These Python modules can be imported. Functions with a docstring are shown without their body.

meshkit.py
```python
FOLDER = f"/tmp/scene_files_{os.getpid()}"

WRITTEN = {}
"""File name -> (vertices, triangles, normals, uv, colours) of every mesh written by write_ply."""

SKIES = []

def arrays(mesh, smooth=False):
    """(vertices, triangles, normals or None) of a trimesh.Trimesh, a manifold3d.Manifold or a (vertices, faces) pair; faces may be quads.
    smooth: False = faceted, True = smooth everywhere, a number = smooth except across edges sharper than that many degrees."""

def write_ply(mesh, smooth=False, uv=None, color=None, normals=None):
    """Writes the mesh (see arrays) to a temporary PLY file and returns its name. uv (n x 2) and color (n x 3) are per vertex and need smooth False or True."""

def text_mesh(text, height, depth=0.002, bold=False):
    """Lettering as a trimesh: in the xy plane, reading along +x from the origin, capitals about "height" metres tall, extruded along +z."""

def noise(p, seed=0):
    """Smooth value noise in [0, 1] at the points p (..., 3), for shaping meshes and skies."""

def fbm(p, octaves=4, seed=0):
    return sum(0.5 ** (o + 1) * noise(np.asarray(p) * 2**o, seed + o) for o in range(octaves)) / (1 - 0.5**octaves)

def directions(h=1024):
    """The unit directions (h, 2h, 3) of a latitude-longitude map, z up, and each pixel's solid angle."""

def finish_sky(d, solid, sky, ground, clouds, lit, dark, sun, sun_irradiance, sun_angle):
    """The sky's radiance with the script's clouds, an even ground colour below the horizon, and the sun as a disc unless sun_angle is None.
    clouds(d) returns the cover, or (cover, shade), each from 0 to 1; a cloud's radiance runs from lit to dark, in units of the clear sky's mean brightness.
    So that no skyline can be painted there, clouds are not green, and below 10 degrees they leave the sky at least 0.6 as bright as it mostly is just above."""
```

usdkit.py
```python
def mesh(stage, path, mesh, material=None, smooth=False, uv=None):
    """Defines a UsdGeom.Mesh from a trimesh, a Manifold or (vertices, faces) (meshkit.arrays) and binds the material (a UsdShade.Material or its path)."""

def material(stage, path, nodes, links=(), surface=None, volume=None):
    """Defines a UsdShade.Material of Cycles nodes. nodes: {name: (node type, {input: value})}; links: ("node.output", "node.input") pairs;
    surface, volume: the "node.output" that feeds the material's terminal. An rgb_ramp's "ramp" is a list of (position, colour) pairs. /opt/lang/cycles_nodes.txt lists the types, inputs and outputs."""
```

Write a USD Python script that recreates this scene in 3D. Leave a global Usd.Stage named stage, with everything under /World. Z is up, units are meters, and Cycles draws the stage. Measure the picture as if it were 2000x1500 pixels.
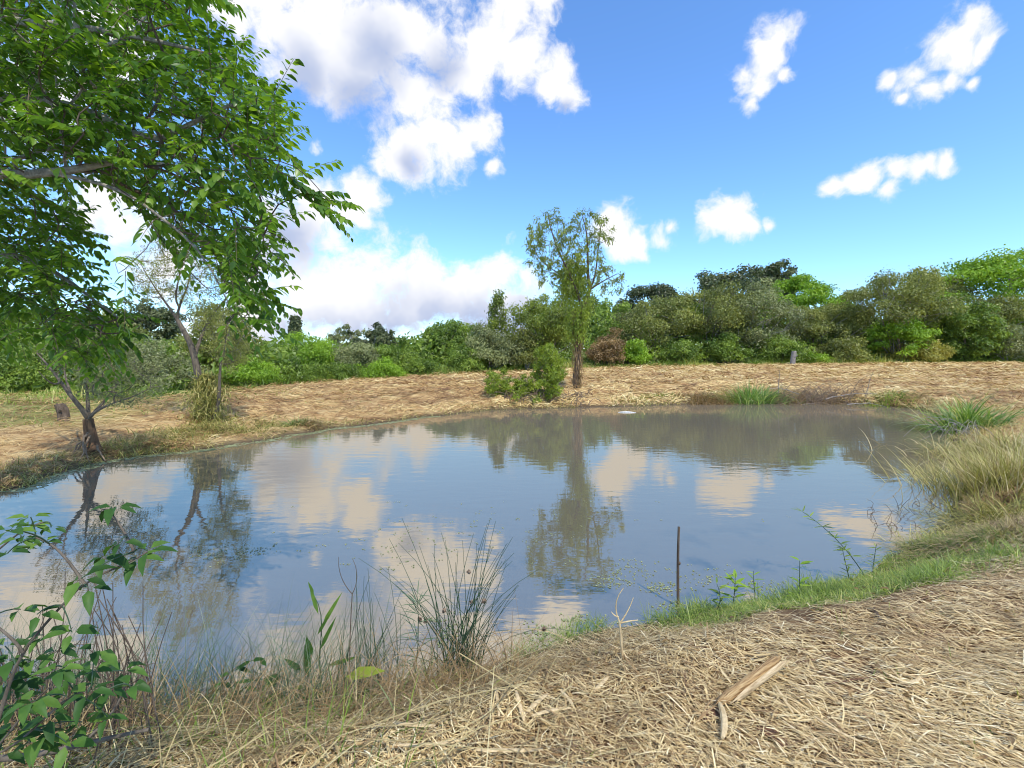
import math
import numpy as np, trimesh, usdkit, meshkit
from pxr import Usd, UsdGeom, UsdLux, UsdShade, Sdf, Gf, Vt
from scipy.spatial import cKDTree
import shapely

stage = Usd.Stage.CreateInMemory()
UsdGeom.SetStageUpAxis(stage, 'Z')
UsdGeom.SetStageMetersPerUnit(stage, 1.0)
UsdGeom.Xform.Define(stage, '/World')
UsdGeom.Scope.Define(stage, '/World/Looks')

# ------------------------------------------------------------------ camera, sky, sun, exposure
EYE, FOC, PX0, PY0 = 2.2, 900.0, 1000.0, 690.0        # eye height above the water, focal length in photo pixels, horizon
EXPOSURE = 0.45
SUN_AZ, SUN_EL = math.radians(148), math.radians(56)  # direction towards the sun
SUN_INT, SUN_ANGLE = 0.85, 0.6
SKY_STRENGTH = 0.15

cam = UsdGeom.Camera.Define(stage, '/World/camera')
cam.CreateHorizontalApertureAttr(36.0)
cam.CreateVerticalApertureAttr(27.0)
cam.CreateFocalLengthAttr(36.0 * FOC / 2000)
cam.CreateVerticalApertureOffsetAttr(-(750 - PY0) / 2000 * 36.0)
cam.CreateClippingRangeAttr(Gf.Vec2f(0.05, 5000))
cam.CreateExposureAttr(EXPOSURE)
cam.AddTranslateOp().Set(Gf.Vec3d(0, 0, EYE))
cam.AddRotateXOp().Set(90.0)

def at(px, py, Y):
    """World point seen at photo pixel (px, py) at distance Y ahead of the camera."""
    return np.array([(px - PX0) / FOC * Y, Y, EYE - (py - PY0) / FOC * Y])

def sun_dir():
    return np.array([math.sin(SUN_AZ) * math.cos(SUN_EL), math.cos(SUN_AZ) * math.cos(SUN_EL), math.sin(SUN_EL)])

def make_sky():
    # (photo px, photo py, radius px): puffs of each cloud
    puffs = [(470,40,70),(560,50,105),(660,50,125),(770,60,110),(850,90,85),(600,125,60),(710,150,80),(800,185,62),(750,225,40),(500,-60,120),(680,-70,120),(840,-60,80),
             (1000,35,55),(960,85,58),(1055,5,42),(1015,115,52),(1075,150,46),(1112,185,38),(930,135,55),(880,150,55),
             (850,275,66),(925,255,46),(785,285,48),(900,295,36),(760,310,34),(960,330,15),(950,240,30),(830,310,40),
             (1490,110,44),(1515,75,28),(1480,175,38),(1468,208,26),(1448,135,24),(1525,140,20),
             (1835,95,48),(1890,50,34),(1785,150,34),(1815,170,30),(1935,85,24),(1870,110,34),(1860,150,24),(1920,150,14),
             (1625,365,24),(1690,355,28),(1740,338,24),(1790,335,20),(1845,318,20),(1725,372,18),
             (1420,425,38),(1395,440,28),(1460,440,22),(1412,402,20),(1500,440,14),(1658,362,20),(1815,325,18),(1730,160,15),(1760,190,12),(960,60,50),
             (1210,445,34),(1245,470,24),(1212,485,22),(1300,460,20),(1318,445,14),
             (620,410,60),(680,425,48),(590,450,60),(715,385,32),(540,430,60),(650,465,46),(690,370,30),(625,285,16),
             (600,600,92),(690,590,92),(780,595,90),(870,605,78),(950,600,74),(1010,590,62),(560,640,70),(590,560,60),(680,545,60),(760,535,66),(840,560,62),(910,560,46),(985,540,44),(1030,545,30),(620,620,70),(720,615,64),(820,605,50),(500,600,80),(900,590,40),
             (180,380,60),(240,440,50),(330,520,60),(60,200,90),(200,30,90),(450,650,60)]
    shade = [(600,690,64),(680,682,70),(770,672,74),(860,660,70),(940,645,60),(1010,630,44),(700,195,50),(600,150,45),(860,130,40),(560,470,50),(800,320,26),(1100,215,20),(740,110,60)]
    rng = np.random.default_rng(5)
    def ball(px, py, r):
        d = np.array([(px - PX0) / FOC, 1.0, (PY0 - py) / FOC]); n = np.linalg.norm(d)
        return d / n, 1.2 * r / FOC / n
    balls = [ball(*p) for p in puffs]
    for _ in range(9):                                # the rest of the sky, out of view: the same kind of scattered cumulus
        az, el = rng.uniform(70, 290), rng.uniform(12, 60)
        for _ in range(3):
            a, e = math.radians(az + rng.normal(0, 4)), math.radians(el + rng.normal(0, 2.5))
            balls.append((np.array([math.sin(a) * math.cos(e), math.cos(a) * math.cos(e), math.sin(e)]), rng.uniform(.07, .16)))
    nodes = {'tc': ('texture_coordinate', {}),
             'warp': ('noise_texture', {'scale': 9.0, 'detail': 3.0, 'roughness': .6}),
             'wv': ('vector_math', {'math_type': 'multiply_add', 'vector2': (.06, .06, .06), 'vector3': (-.03, -.03, -.03)}),
             'dir': ('vector_math', {'math_type': 'add'})}
    links = [('tc.generated', 'warp.vector'), ('warp.color', 'wv.vector1'), ('wv.vector', 'dir.vector1'), ('tc.generated', 'dir.vector2')]
    def field(items, tag):
        last = None
        for i, (c, r) in enumerate(items):
            nodes[f'{tag}d{i}'] = ('vector_math', {'math_type': 'distance', 'vector2': tuple(c)})
            nodes[f'{tag}m{i}'] = ('math', {'math_type': 'multiply_add', 'value2': -1.0 / r, 'value3': 1.0})
            links.extend([('dir.vector', f'{tag}d{i}.vector1'), (f'{tag}d{i}.value', f'{tag}m{i}.value1')])
            if last:
                nodes[f'{tag}x{i}'] = ('math', {'math_type': 'smoothmax', 'value3': .25})
                links.extend([(last, f'{tag}x{i}.value1'), (f'{tag}m{i}.value', f'{tag}x{i}.value2')])
                last = f'{tag}x{i}.value'
            else:
                last = f'{tag}m{i}.value'
        return last
    dens = field(balls, 'c')
    shad = field([ball(*p) for p in shade], 's')
    nodes.update({
        'n1': ('noise_texture', {'scale': 11.0, 'detail': 7.0, 'roughness': .62}),
        'n1s': ('math', {'math_type': 'multiply_add', 'value2': 3.5, 'value3': -1.75}),
        'sum': ('math', {'math_type': 'add'}),
        'cov': ('map_range', {'range_type': 'smoothstep', 'from_min': -.2, 'from_max': .68, 'clamp': True}),
        'n2': ('noise_texture', {'scale': 7.0, 'detail': 4.0, 'roughness': .55}),
        'n2s': ('math', {'math_type': 'multiply_add', 'value2': 1.6, 'value3': -.8}),
        'ssum': ('math', {'math_type': 'add'}),
        'sh': ('map_range', {'range_type': 'smoothstep', 'from_min': -.5, 'from_max': .9, 'clamp': True}),
        'thick': ('map_range', {'range_type': 'smoothstep', 'from_min': .1, 'from_max': 1.0, 'clamp': True}),
        'cc': ('mix', {'color1': CLOUD_LIT, 'color2': CLOUD_DARK}),
        'sky': ('sky_texture', {'sky_type': 'single_scattering', 'sun_disc': False, 'sun_elevation': SUN_EL, 'sun_rotation': SUN_AZ, 'altitude': 100.0, 'air_density': 1.0, 'aerosol_density': .4, 'ozone_density': 3.0}),
        'sat': ('hsv', {'hue': .5, 'saturation': 1.06, 'value': 1.36}),
        'tint': ('mix', {'mix_type': 'multiply', 'fac': 1.0, 'color2': SKY_TINT}),
        'mix': ('mix', {}), 'bg': ('background_shader', {'strength': SKY_STRENGTH})})
    links.extend([('dir.vector', 'n1.vector'), ('n1.fac', 'n1s.value1'), (dens, 'sum.value1'), ('n1s.value', 'sum.value2'), ('sum.value', 'cov.value'),
                  ('dir.vector', 'n2.vector'), ('n2.fac', 'n2s.value1'), (shad, 'ssum.value1'), ('n2s.value', 'ssum.value2'), ('ssum.value', 'sh.value'), ('sh.result', 'cc.fac'),
                  ('sky.color', 'sat.color'), ('sat.color', 'tint.color1'), ('tint.color', 'mix.color1'), ('cc.color', 'mix.color2'), ('cov.result', 'mix.fac'), ('mix.color', 'bg.color')])
    m = usdkit.material(stage, '/World/Looks/sky_look', nodes, links, surface='bg.background')
    dome = UsdLux.DomeLight.Define(stage, '/World/sky')
    dome.CreateIntensityAttr(1.0)
    UsdShade.MaterialBindingAPI.Apply(dome.GetPrim()).Bind(m)
    dome.GetPrim().SetCustomDataByKey('kind', 'structure')

CLOUD_LIT, CLOUD_DARK, SKY_TINT = (5.2, 5.2, 5.3), (2.5, 2.9, 4.0), (.72, .91, 1.09)
make_sky()

sun = UsdLux.DistantLight.Define(stage, '/World/sun')
sun.CreateNormalizeAttr(True); sun.CreateIntensityAttr(SUN_INT); sun.CreateAngleAttr(SUN_ANGLE); sun.CreateColorAttr(Gf.Vec3f(1, .95, .86))
_z = sun_dir(); _x = np.cross([0, 0, 1], _z); _x /= np.linalg.norm(_x); _y = np.cross(_z, _x)
sun.AddTransformOp().Set(Gf.Matrix4d(*_x, 0, *_y, 0, *_z, 0, 0, 0, 50, 1))

# ------------------------------------------------------------------ helpers
UP = np.array([0, 0, 1.0])
used = {}
def numbered(parent, name):
    k = used.get((parent, name), 0); used[(parent, name)] = k + 1
    return f'{parent}/{name}' if k == 0 else f'{parent}/{name}_{k:03d}'
def tag(prim, label=None, cat=None, group=None, kind=None):
    for k, v in (('label', label), ('category', cat), ('group', group), ('kind', kind)):
        if v: prim.SetCustomDataByKey(k, v)
    return prim
def thing(name, label, cat, group=None, loc=(0, 0, 0)):
    x = UsdGeom.Xform.Define(stage, numbered('/World', name))
    x.AddTranslateOp().Set(Gf.Vec3d(*map(float, loc)))
    tag(x.GetPrim(), label, cat, group)
    return x.GetPrim(), np.array(loc, float)
def obj(name, vf, mat, parent=None, origin=(0, 0, 0), rnd=None, smooth=False, kind=None, **more):
    """One mesh (world coordinates minus origin) under parent or /World; rnd is a per-vertex number that the materials read."""
    base = str(parent.GetPath()) if parent is not None else '/World'
    v, f = vf
    m = usdkit.mesh(stage, numbered(base, name), (np.asarray(v) - np.asarray(origin), f), MAT[mat], smooth)
    if rnd is not None:
        UsdGeom.PrimvarsAPI(m).CreatePrimvar('rnd', Sdf.ValueTypeNames.FloatArray, 'vertex').Set(Vt.FloatArray.FromNumpy(np.asarray(rnd, np.float32)))
    for k, val in more.items():
        UsdGeom.PrimvarsAPI(m).CreatePrimvar(k, Sdf.ValueTypeNames.FloatArray, 'vertex').Set(Vt.FloatArray.FromNumpy(np.asarray(val, np.float32)))
    if kind: m.GetPrim().SetCustomDataByKey('kind', kind)
    return m.GetPrim()
def unit(a):
    a = np.asarray(a, float)
    return a / np.maximum(np.linalg.norm(a, axis=-1, keepdims=True), 1e-9)
def cat_mesh(parts):
    V, F, R, n = [], [], [], 0
    for p in parts:
        V.append(p[0]); F.append(np.asarray(p[1]) + n); n += len(p[0])
        R.append(p[2] if len(p) > 2 else np.zeros(len(p[0])))
    return np.vstack(V), np.vstack(F), np.concatenate(R)

def leaves(P, D, N, L, W, kind='rhomb', fold=.18, droop=.12, rnd=None, rng=None):
    """Leaf blades from bases P along D with upper side N."""
    n = len(P); D = unit(D); S = unit(np.cross(D, N)); N = np.cross(S, D)
    L = np.broadcast_to(L, n)[:, None]; W = np.broadcast_to(W, n)[:, None]
    if kind == 'rhomb':
        V = np.stack([P, P + D*L*.45 + S*W*.5 + N*W*fold, P + D*L - N*L*droop, P + D*L*.45 - S*W*.5 + N*W*fold], 1)
        T = np.array([[0, 1, 2], [0, 2, 3]])
    else:
        def st(t, w, side, dr):
            return P + D*L*t + S*W*w*side + N*(W*fold*abs(side)*w*2 - L*droop*dr)
        V = np.stack([P, st(.3, .46, 1, .05), st(.3, 0, 0, .05), st(.3, .46, -1, .05), st(.66, .36, 1, .4), st(.66, 0, 0, .4), st(.66, .36, -1, .4), st(1, 0, 0, 1)], 1)
        T = np.array([[0, 1, 2], [0, 2, 3], [2, 1, 4], [2, 4, 5], [2, 5, 6], [2, 6, 3], [5, 4, 7], [5, 7, 6]])
    k = V.shape[1]
    F = (np.arange(n)[:, None, None] * k + T[None]).reshape(-1, 3)
    R = np.repeat(np.zeros(n) if rnd is None else rnd, k)
    return V.reshape(-1, 3), F, R

def ribbons(B, Dir, Len, W, bend, rng, seg=4, rnd=None, fold=0.0, side=None):
    """Grass blades: from bases B, starting along Dir, bending downwards by bend (radians over the length)."""
    n = len(B); Dir = unit(Dir); Len = np.broadcast_to(Len, n); W = np.broadcast_to(W, n); bend = np.broadcast_to(bend, n)
    hor = Dir * [1, 1, 0]; small = np.linalg.norm(hor, axis=1) < .02
    hor[small] = rng.normal(size=(small.sum(), 3)) * [1, 1, 0]; hor = unit(hor)
    th0 = np.arctan2(Dir[:, 2], np.linalg.norm(Dir[:, :2], axis=1))
    S = unit(np.cross(hor, UP)) if side is None else side
    tw = rng.uniform(-.9, .9, n)[:, None]; S = unit(S + hor * tw)
    pts, p = [B], B.copy()
    for k in range(seg):
        th = th0 - bend * (k + .5) / seg
        p = p + (hor * np.cos(th)[:, None] + UP * np.sin(th)[:, None]) * (Len / seg)[:, None]
        pts.append(p)
    V = []
    for k in range(seg):
        w = (W * (1 - (k / seg) ** 1.6) * .5)[:, None]
        V += [pts[k] + S * w, pts[k] - S * w]
    V.append(pts[seg])
    V = np.stack(V, 1); m = V.shape[1]; T = []
    for k in range(seg - 1):
        a = 2 * k; T += [[a, a + 1, a + 3], [a, a + 3, a + 2]]
    T.append([2 * seg - 2, 2 * seg - 1, 2 * seg])
    F = (np.arange(n)[:, None, None] * m + np.array(T)[None]).reshape(-1, 3)
    return V.reshape(-1, 3), F, np.repeat(np.zeros(n) if rnd is None else rnd, m)

def tube(P, R, sides=5, cap=True):
    P = np.asarray(P, float); R = np.broadcast_to(R, len(P)); n = len(P)
    T = unit(np.gradient(P, axis=0))
    a = np.array([1, 0, 0]) if abs(T[0, 0]) < .8 else np.array([0, 1, 0])
    u = unit(a - T[0] * (a @ T[0])); ring = []
    ang = np.arange(sides) * 2 * np.pi / sides
    for i in range(n):
        u = u - T[i] * (u @ T[i]); u = u / max(np.linalg.norm(u), 1e-9)
        w = np.cross(T[i], u)
        ring.append(P[i] + R[i] * (np.cos(ang)[:, None] * u + np.sin(ang)[:, None] * w))
    V = np.vstack(ring); i, j = np.meshgrid(np.arange(n - 1), np.arange(sides), indexing='ij'); i, j = i.ravel(), j.ravel(); k = (j + 1) % sides
    F = np.vstack([np.stack([i*sides + j, i*sides + k, (i+1)*sides + k], 1), np.stack([i*sides + j, (i+1)*sides + k, (i+1)*sides + j], 1)])
    if cap:
        V = np.vstack([V, P[0], P[-1]]); c0, c1 = len(V) - 2, len(V) - 1; j = np.arange(sides); k = (j + 1) % sides
        F = np.vstack([F, np.stack([np.full(sides, c0), k, j], 1), np.stack([np.full(sides, c1), (n-1)*sides + j, (n-1)*sides + k], 1)])
    return V, F
def tubes(chains, sides=4):
    return cat_mesh([tube(p, r, sides) for p, r in chains])

def smooth_path(pts, n=8, jitter=0, rng=None):
    pts = np.asarray(pts, float)
    if len(pts) < 3: 
        out = pts[0] + (pts[-1] - pts[0]) * np.linspace(0, 1, n)[:, None]
    else:
        from scipy.interpolate import CubicSpline
        s = np.r_[0, np.cumsum(np.linalg.norm(np.diff(pts, axis=0), axis=1))]
        out = CubicSpline(s, pts)(np.linspace(0, s[-1], n))
    if jitter and rng is not None:
        j = rng.normal(0, jitter, out.shape); j[0] = 0; out = out + j
    return out

def grow(stems, targets, rtip, rng, step=.3, pen=.25, power=.5, curve=.35, jitter=.03, rmax=9):
    """Woody skeleton: stems are [(points, radii)] (the first is the trunk); each target is joined to the nearest wood, boughs thicken with what they carry."""
    pos, par, path, drn, fixed, sid = [], [], [], [], [], []
    stem_nodes = []
    for si, (pts, rad) in enumerate(stems):
        pts = np.asarray(pts); rad = np.broadcast_to(rad, len(pts)); prev = -1
        if si > 0:
            d = np.linalg.norm(np.array(pos) - pts[0], axis=1); prev = int(np.argmin(d))
        for k, p in enumerate(pts):
            t = unit(pts[min(k + 1, len(pts) - 1)] - pts[max(k - 1, 0)])
            pos.append(p); par.append(prev); fixed.append(rad[k]); sid.append(si); drn.append(t)
            path.append(0 if prev < 0 else path[prev] + np.linalg.norm(p - pos[prev])); prev = len(pos) - 1
        stem_nodes.append(len(pos))
    ns = len(pos)
    cap = ns + 40 * len(targets) + 10
    A = np.zeros((cap, 3)); A[:ns] = pos; PL = np.zeros(cap); PL[:ns] = path; n = ns
    par = par + [0] * (cap - ns); drn = drn + [None] * (cap - ns); sid = sid + [-1] * (cap - ns); fixed = fixed + [0] * (cap - ns)
    order = np.argsort(cKDTree(A[:ns]).query(targets)[0])
    tips, tipdir = [0] * len(targets), np.zeros((len(targets), 3))
    for o in order:
        t = targets[o]
        cost = np.linalg.norm(A[:n] - t, axis=1) + pen * PL[:n]
        k = int(np.argmin(cost)); p = A[k].copy(); d = np.linalg.norm(t - p); m = int(np.clip(d / step, 1, 30)) + 1
        c = p + drn[k] * d * curve + rng.normal(0, jitter, 3) * d
        prev = k
        for q in range(1, m + 1):
            s = q / m; x = (1-s)**2 * p + 2*s*(1-s)*c + s*s*t
            if q < m: x = x + rng.normal(0, jitter * .4, 3) * d / m
            A[n] = x; par[n] = prev; drn[n] = unit(x - A[prev]); PL[n] = PL[prev] + np.linalg.norm(x - A[prev]); prev = n; n += 1
        tips[o] = prev; tipdir[o] = drn[prev]
    cnt = np.zeros(n); cnt[np.array(tips, int)] += 1
    for i in range(n - 1, 0, -1):
        if par[i] >= 0: cnt[par[i]] += cnt[i]
    kids = [[] for _ in range(n)]
    for i in range(1, n):
        if par[i] >= 0: kids[par[i]].append(i)
    rad = np.minimum(rtip * np.maximum(cnt, 1) ** power, rmax)
    for i in range(ns): rad[i] = fixed[i]
    chains, todo = [], [(0, None)]
    while todo:
        i, frm = todo.pop(); ch, rr = ([], []) if frm is None else ([A[frm]], [min(rad[i] * 1.1, rad[frm])])
        stem = frm is None or (sid[i] >= 0)
        while True:
            ch.append(A[i]); rr.append(rad[i])
            ks = kids[i]
            if not ks: break
            same = [k for k in ks if sid[k] >= 0 and sid[k] == sid[i]]
            nxt = same[0] if same else max(ks, key=lambda k: cnt[k] + (1e6 if sid[k] >= 0 and sid[i] >= 0 and sid[i] != sid[k] and False else 0))
            if sid[i] >= 0 and not same: 
                todo += [(k, i) for k in ks]; break
            todo += [(k, i) for k in ks if k != nxt]
            if rad[nxt] > rad[i]: rad[nxt] = rad[i]
            i = nxt
        if len(ch) > 1: chains.append((np.array(ch), np.array(rr)))
    return chains, tipdir

def poly_sample(poly, n, rng):
    P = shapely.Polygon(poly); x0, y0, x1, y1 = P.bounds; out = np.zeros((0, 2))
    while len(out) < n:
        q = np.c_[rng.uniform(x0, x1, 3 * n), rng.uniform(y0, y1, 3 * n)]
        out = np.vstack([out, q[shapely.contains_xy(P, q[:, 0], q[:, 1])]])
    return out[:n]
def rand_dirs(n, rng):
    return unit(rng.normal(size=(n, 3)))

# ------------------------------------------------------------------ materials
MAT = {}
def look(name, nodes, links, surface): MAT[name] = usdkit.material(stage, f'/World/Looks/{name}', nodes, links, surface=surface)
def leaf_look(name, ramp, trans=.32, rough=.42, tcol=1.25, spec=.4):
    nodes = {'a': ('attribute', {'attribute': 'rnd'}), 'r': ('rgb_ramp', {'ramp': ramp}),
             'p': ('principled_bsdf', {'roughness': rough, 'specular_ior_level': spec}), 't': ('translucent_bsdf', {}),
             'tc': ('mix', {'mix_type': 'multiply', 'fac': 1.0, 'color2': (1.35 * tcol, 1.3 * tcol, .55 * tcol)}), 'm': ('mix_closure', {'fac': trans})}
    nodes.update({'tp': ('texture_coordinate', {}), 'nz': ('noise_texture', {'scale': 38.0, 'detail': 4.0}), 'na': ('math', {'math_type': 'multiply_add', 'value2': .5, 'value3': -.25}), 'ns': ('math', {'math_type': 'add'})})
    look(name, nodes, [('tp.object', 'nz.vector'), ('nz.fac', 'na.value1'), ('a.fac', 'ns.value1'), ('na.value', 'ns.value2'), ('ns.value', 'r.fac'), ('r.color', 'p.base_color'), ('r.color', 'tc.color1'), ('tc.color', 't.color'), ('p.BSDF', 'm.closure1'), ('t.BSDF', 'm.closure2')], 'm.closure')
def bark_look(name, c1, c2, scale=14, stretch=.25):
    nodes = {'tc': ('geometry', {}), 'mp': ('mapping', {'scale': (1, 1, stretch)}), 'n': ('noise_texture', {'scale': scale, 'detail': 7.0, 'roughness': .7}),
             'r': ('rgb_ramp', {'ramp': [(.32, c1), (.68, c2)]}), 'b': ('bump', {'strength': .7, 'distance': .02}), 'p': ('principled_bsdf', {'roughness': .9, 'specular_ior_level': .15})}
    look(name, nodes, [('tc.position', 'mp.vector'), ('mp.vector', 'n.vector'), ('n.fac', 'r.fac'), ('r.color', 'p.base_color'), ('n.fac', 'b.height'), ('b.normal', 'p.normal')], 'p.BSDF')

leaf_look('overhang_leaf', [(0, (.03, .072, .009)), (.5, (.08, .165, .015)), (1, (.185, .30, .027))], .42, .36, 1.5)
leaf_look('bush_leaf', [(0, (.022, .062, .014)), (.5, (.055, .13, .024)), (1, (.15, .25, .04))], .3, .5, 1.0, .2)
leaf_look('pond_tree_leaf', [(0, (.08, .115, .025)), (.5, (.16, .205, .034)), (1, (.28, .32, .045))], .35)
leaf_look('vine_leaf', [(0, (.09, .13, .018)), (.5, (.2, .26, .03)), (1, (.32, .38, .045))], .35)
leaf_look('olive_leaf', [(0, (.07, .08, .02)), (.5, (.175, .195, .045)), (1, (.33, .335, .08))], .25)
leaf_look('grey_leaf', [(0, (.085, .10, .04)), (.5, (.18, .20, .078)), (1, (.32, .335, .13))], .2)
leaf_look('mid_leaf', [(0, (.055, .095, .016)), (.5, (.145, .215, .03)), (1, (.30, .38, .055))], .3)
leaf_look('bright_leaf', [(0, (0.117, 0.202, 0.017)), (.5, (0.201, 0.326, 0.025)), (1, (0.335, 0.465, 0.042))], .32)
leaf_look('dark_leaf', [(0, (.04, .05, .022)), (.5, (.08, .098, .04)), (1, (.16, .175, .065))], .2)
leaf_look('yellow_leaf', [(0, (0.184, 0.186, 0.042)), (.5, (0.318, 0.295, 0.063)), (1, (0.469, 0.403, 0.098))], .3)
leaf_look('brown_leaf', [(0, (0.130, 0.085, 0.039)), (.5, (0.260, 0.169, 0.072)), (1, (0.390, 0.260, 0.117))], .25)
leaf_look('green_grass', [(0, (.08, .13, .02)), (.5, (.18, .26, .04)), (.85, (.32, .38, .08)), (1, (.55, .48, .18))], .35)
leaf_look('sedge_blade', [(0, (0.077, 0.143, 0.028)), (.5, (0.143, 0.242, 0.050)), (.85, (0.264, 0.352, 0.099)), (1, (0.550, 0.495, 0.220))], .3)
leaf_look('dry_grass', [(0, (0.160, 0.100, 0.045)), (.4, (0.360, 0.270, 0.120)), (.8, (0.520, 0.420, 0.200)), (1, (0.660, 0.570, 0.330))], .25, .6, .8)
leaf_look('mixed_grass', [(0, (.10, .115, .025)), (.35, (.25, .25, .05)), (.6, (.48, .41, .13)), (1, (.76, .65, .33))], .25, .6, .9)
leaf_look('straw', [(0, (.13, .07, .03)), (.25, (.33, .205, .088)), (.55, (.57, .415, .185)), (.85, (.77, .61, .32)), (1, (.88, .77, .50))], .12, .5, .8)
leaf_look('field_straw', [(0, (.19, .095, .036)), (.3, (.41, .235, .088)), (.6, (.62, .44, .18)), (.9, (.77, .61, .29)), (1, (.82, .71, .41))], .1, .6, .8)
leaf_look('rush_stem', [(0, (0.045, 0.085, 0.040)), (.6, (0.085, 0.130, 0.060)), (1, (0.200, 0.200, 0.090))], .1)
leaf_look('twig', [(0, (0.090, 0.060, 0.040)), (.5, (0.200, 0.150, 0.110)), (1, (0.420, 0.350, 0.260))], .02, .8, 1, .2)
leaf_look('duckweed', [(0, (.16, .19, .07)), (1, (.34, .36, .17))], .1)
bark_look('bark_brown', (.05, .035, .024), (.17, .125, .09))
bark_look('bark_grey', (.12, .105, .09), (.36, .32, .28), 20)
bark_look('bark_orange', (.05, .03, .02), (.21, .125, .07), 16)
bark_look('bark_pale', (.14, .12, .09), (.40, .36, .29), 24, .6)
bark_look('wood_tan', (.26, .14, .05), (.62, .42, .18), 30, .3)
bark_look('wood_pale', (.45, .32, .16), (.72, .56, .32), 40, .3)
bark_look('bark_mid', (.07, .056, .04), (.20, .165, .125), 22)
bark_look('bark_red', (.09, .045, .028), (.22, .12, .07), 40)
bark_look('stone_white', (.5, .5, .48), (.8, .8, .78), 20, 1)
bark_look('root_brown', (.10, .07, .045), (.30, .22, .15), 24, 1)

# ------------------------------------------------------------------ the pond and the ground
shore_px = [(0,960),(100,930),(180,905),(300,888),(440,871),(540,856),(620,841),(740,826),(860,811),(1000,800),(1100,797),(1250,792),(1400,788),(1520,787),(1650,789),(1760,797),(1815,808),
            (1850,835),(1872,868),(1905,905),(1885,960),(1850,1030),(1745,1090),(1600,1142),(1480,1170),(1380,1186),(1290,1214),(1180,1235),(1080,1262),(1000,1290),(850,1325),(700,1355),(500,1385),(300,1405),(100,1415),(0,1420)]
ring = [(lambda q: (q[0], q[1]))(at(px, py, EYE * FOC / (py - PY0))) for px, py in shore_px]
ring += [(-4.4, 2.9), (-5.9, 3.6), (-7.6, 4.6), (-9.2, 5.8), (-9.6, 6.8)]
ring = np.array(ring)
def closed_spline(p, n):
    from scipy.interpolate import CubicSpline
    q = np.vstack([p, p[:1]]); s = np.r_[0, np.cumsum(np.linalg.norm(np.diff(q, axis=0), axis=1) ** .6)]
    return CubicSpline(s, q, bc_type='periodic')(np.linspace(0, s[-1], n, endpoint=False))
SH = closed_spline(ring, 1400)
_nz = meshkit.noise(np.c_[SH * 1.7, np.zeros(len(SH))], 3) - .5
_nr = unit(np.c_[np.gradient(SH[:, 1]), -np.gradient(SH[:, 0]), np.zeros(len(SH))])[:, :2]
SH = SH + _nr * (_nz * np.clip(SH[:, 1] * .03, .05, .5))[:, None]
POND = shapely.Polygon(SH).buffer(0)
_tree = cKDTree(SH)
def shore_dist(x, y):
    d, _ = _tree.query(np.c_[np.ravel(x), np.ravel(y)])
    return (np.where(shapely.contains_xy(POND, np.ravel(x), np.ravel(y)), -d, d)).reshape(np.shape(x))
def sstep(a, b, x):
    t = np.clip((x - a) / (b - a), 0, 1); return t * t * (3 - 2 * t)
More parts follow.
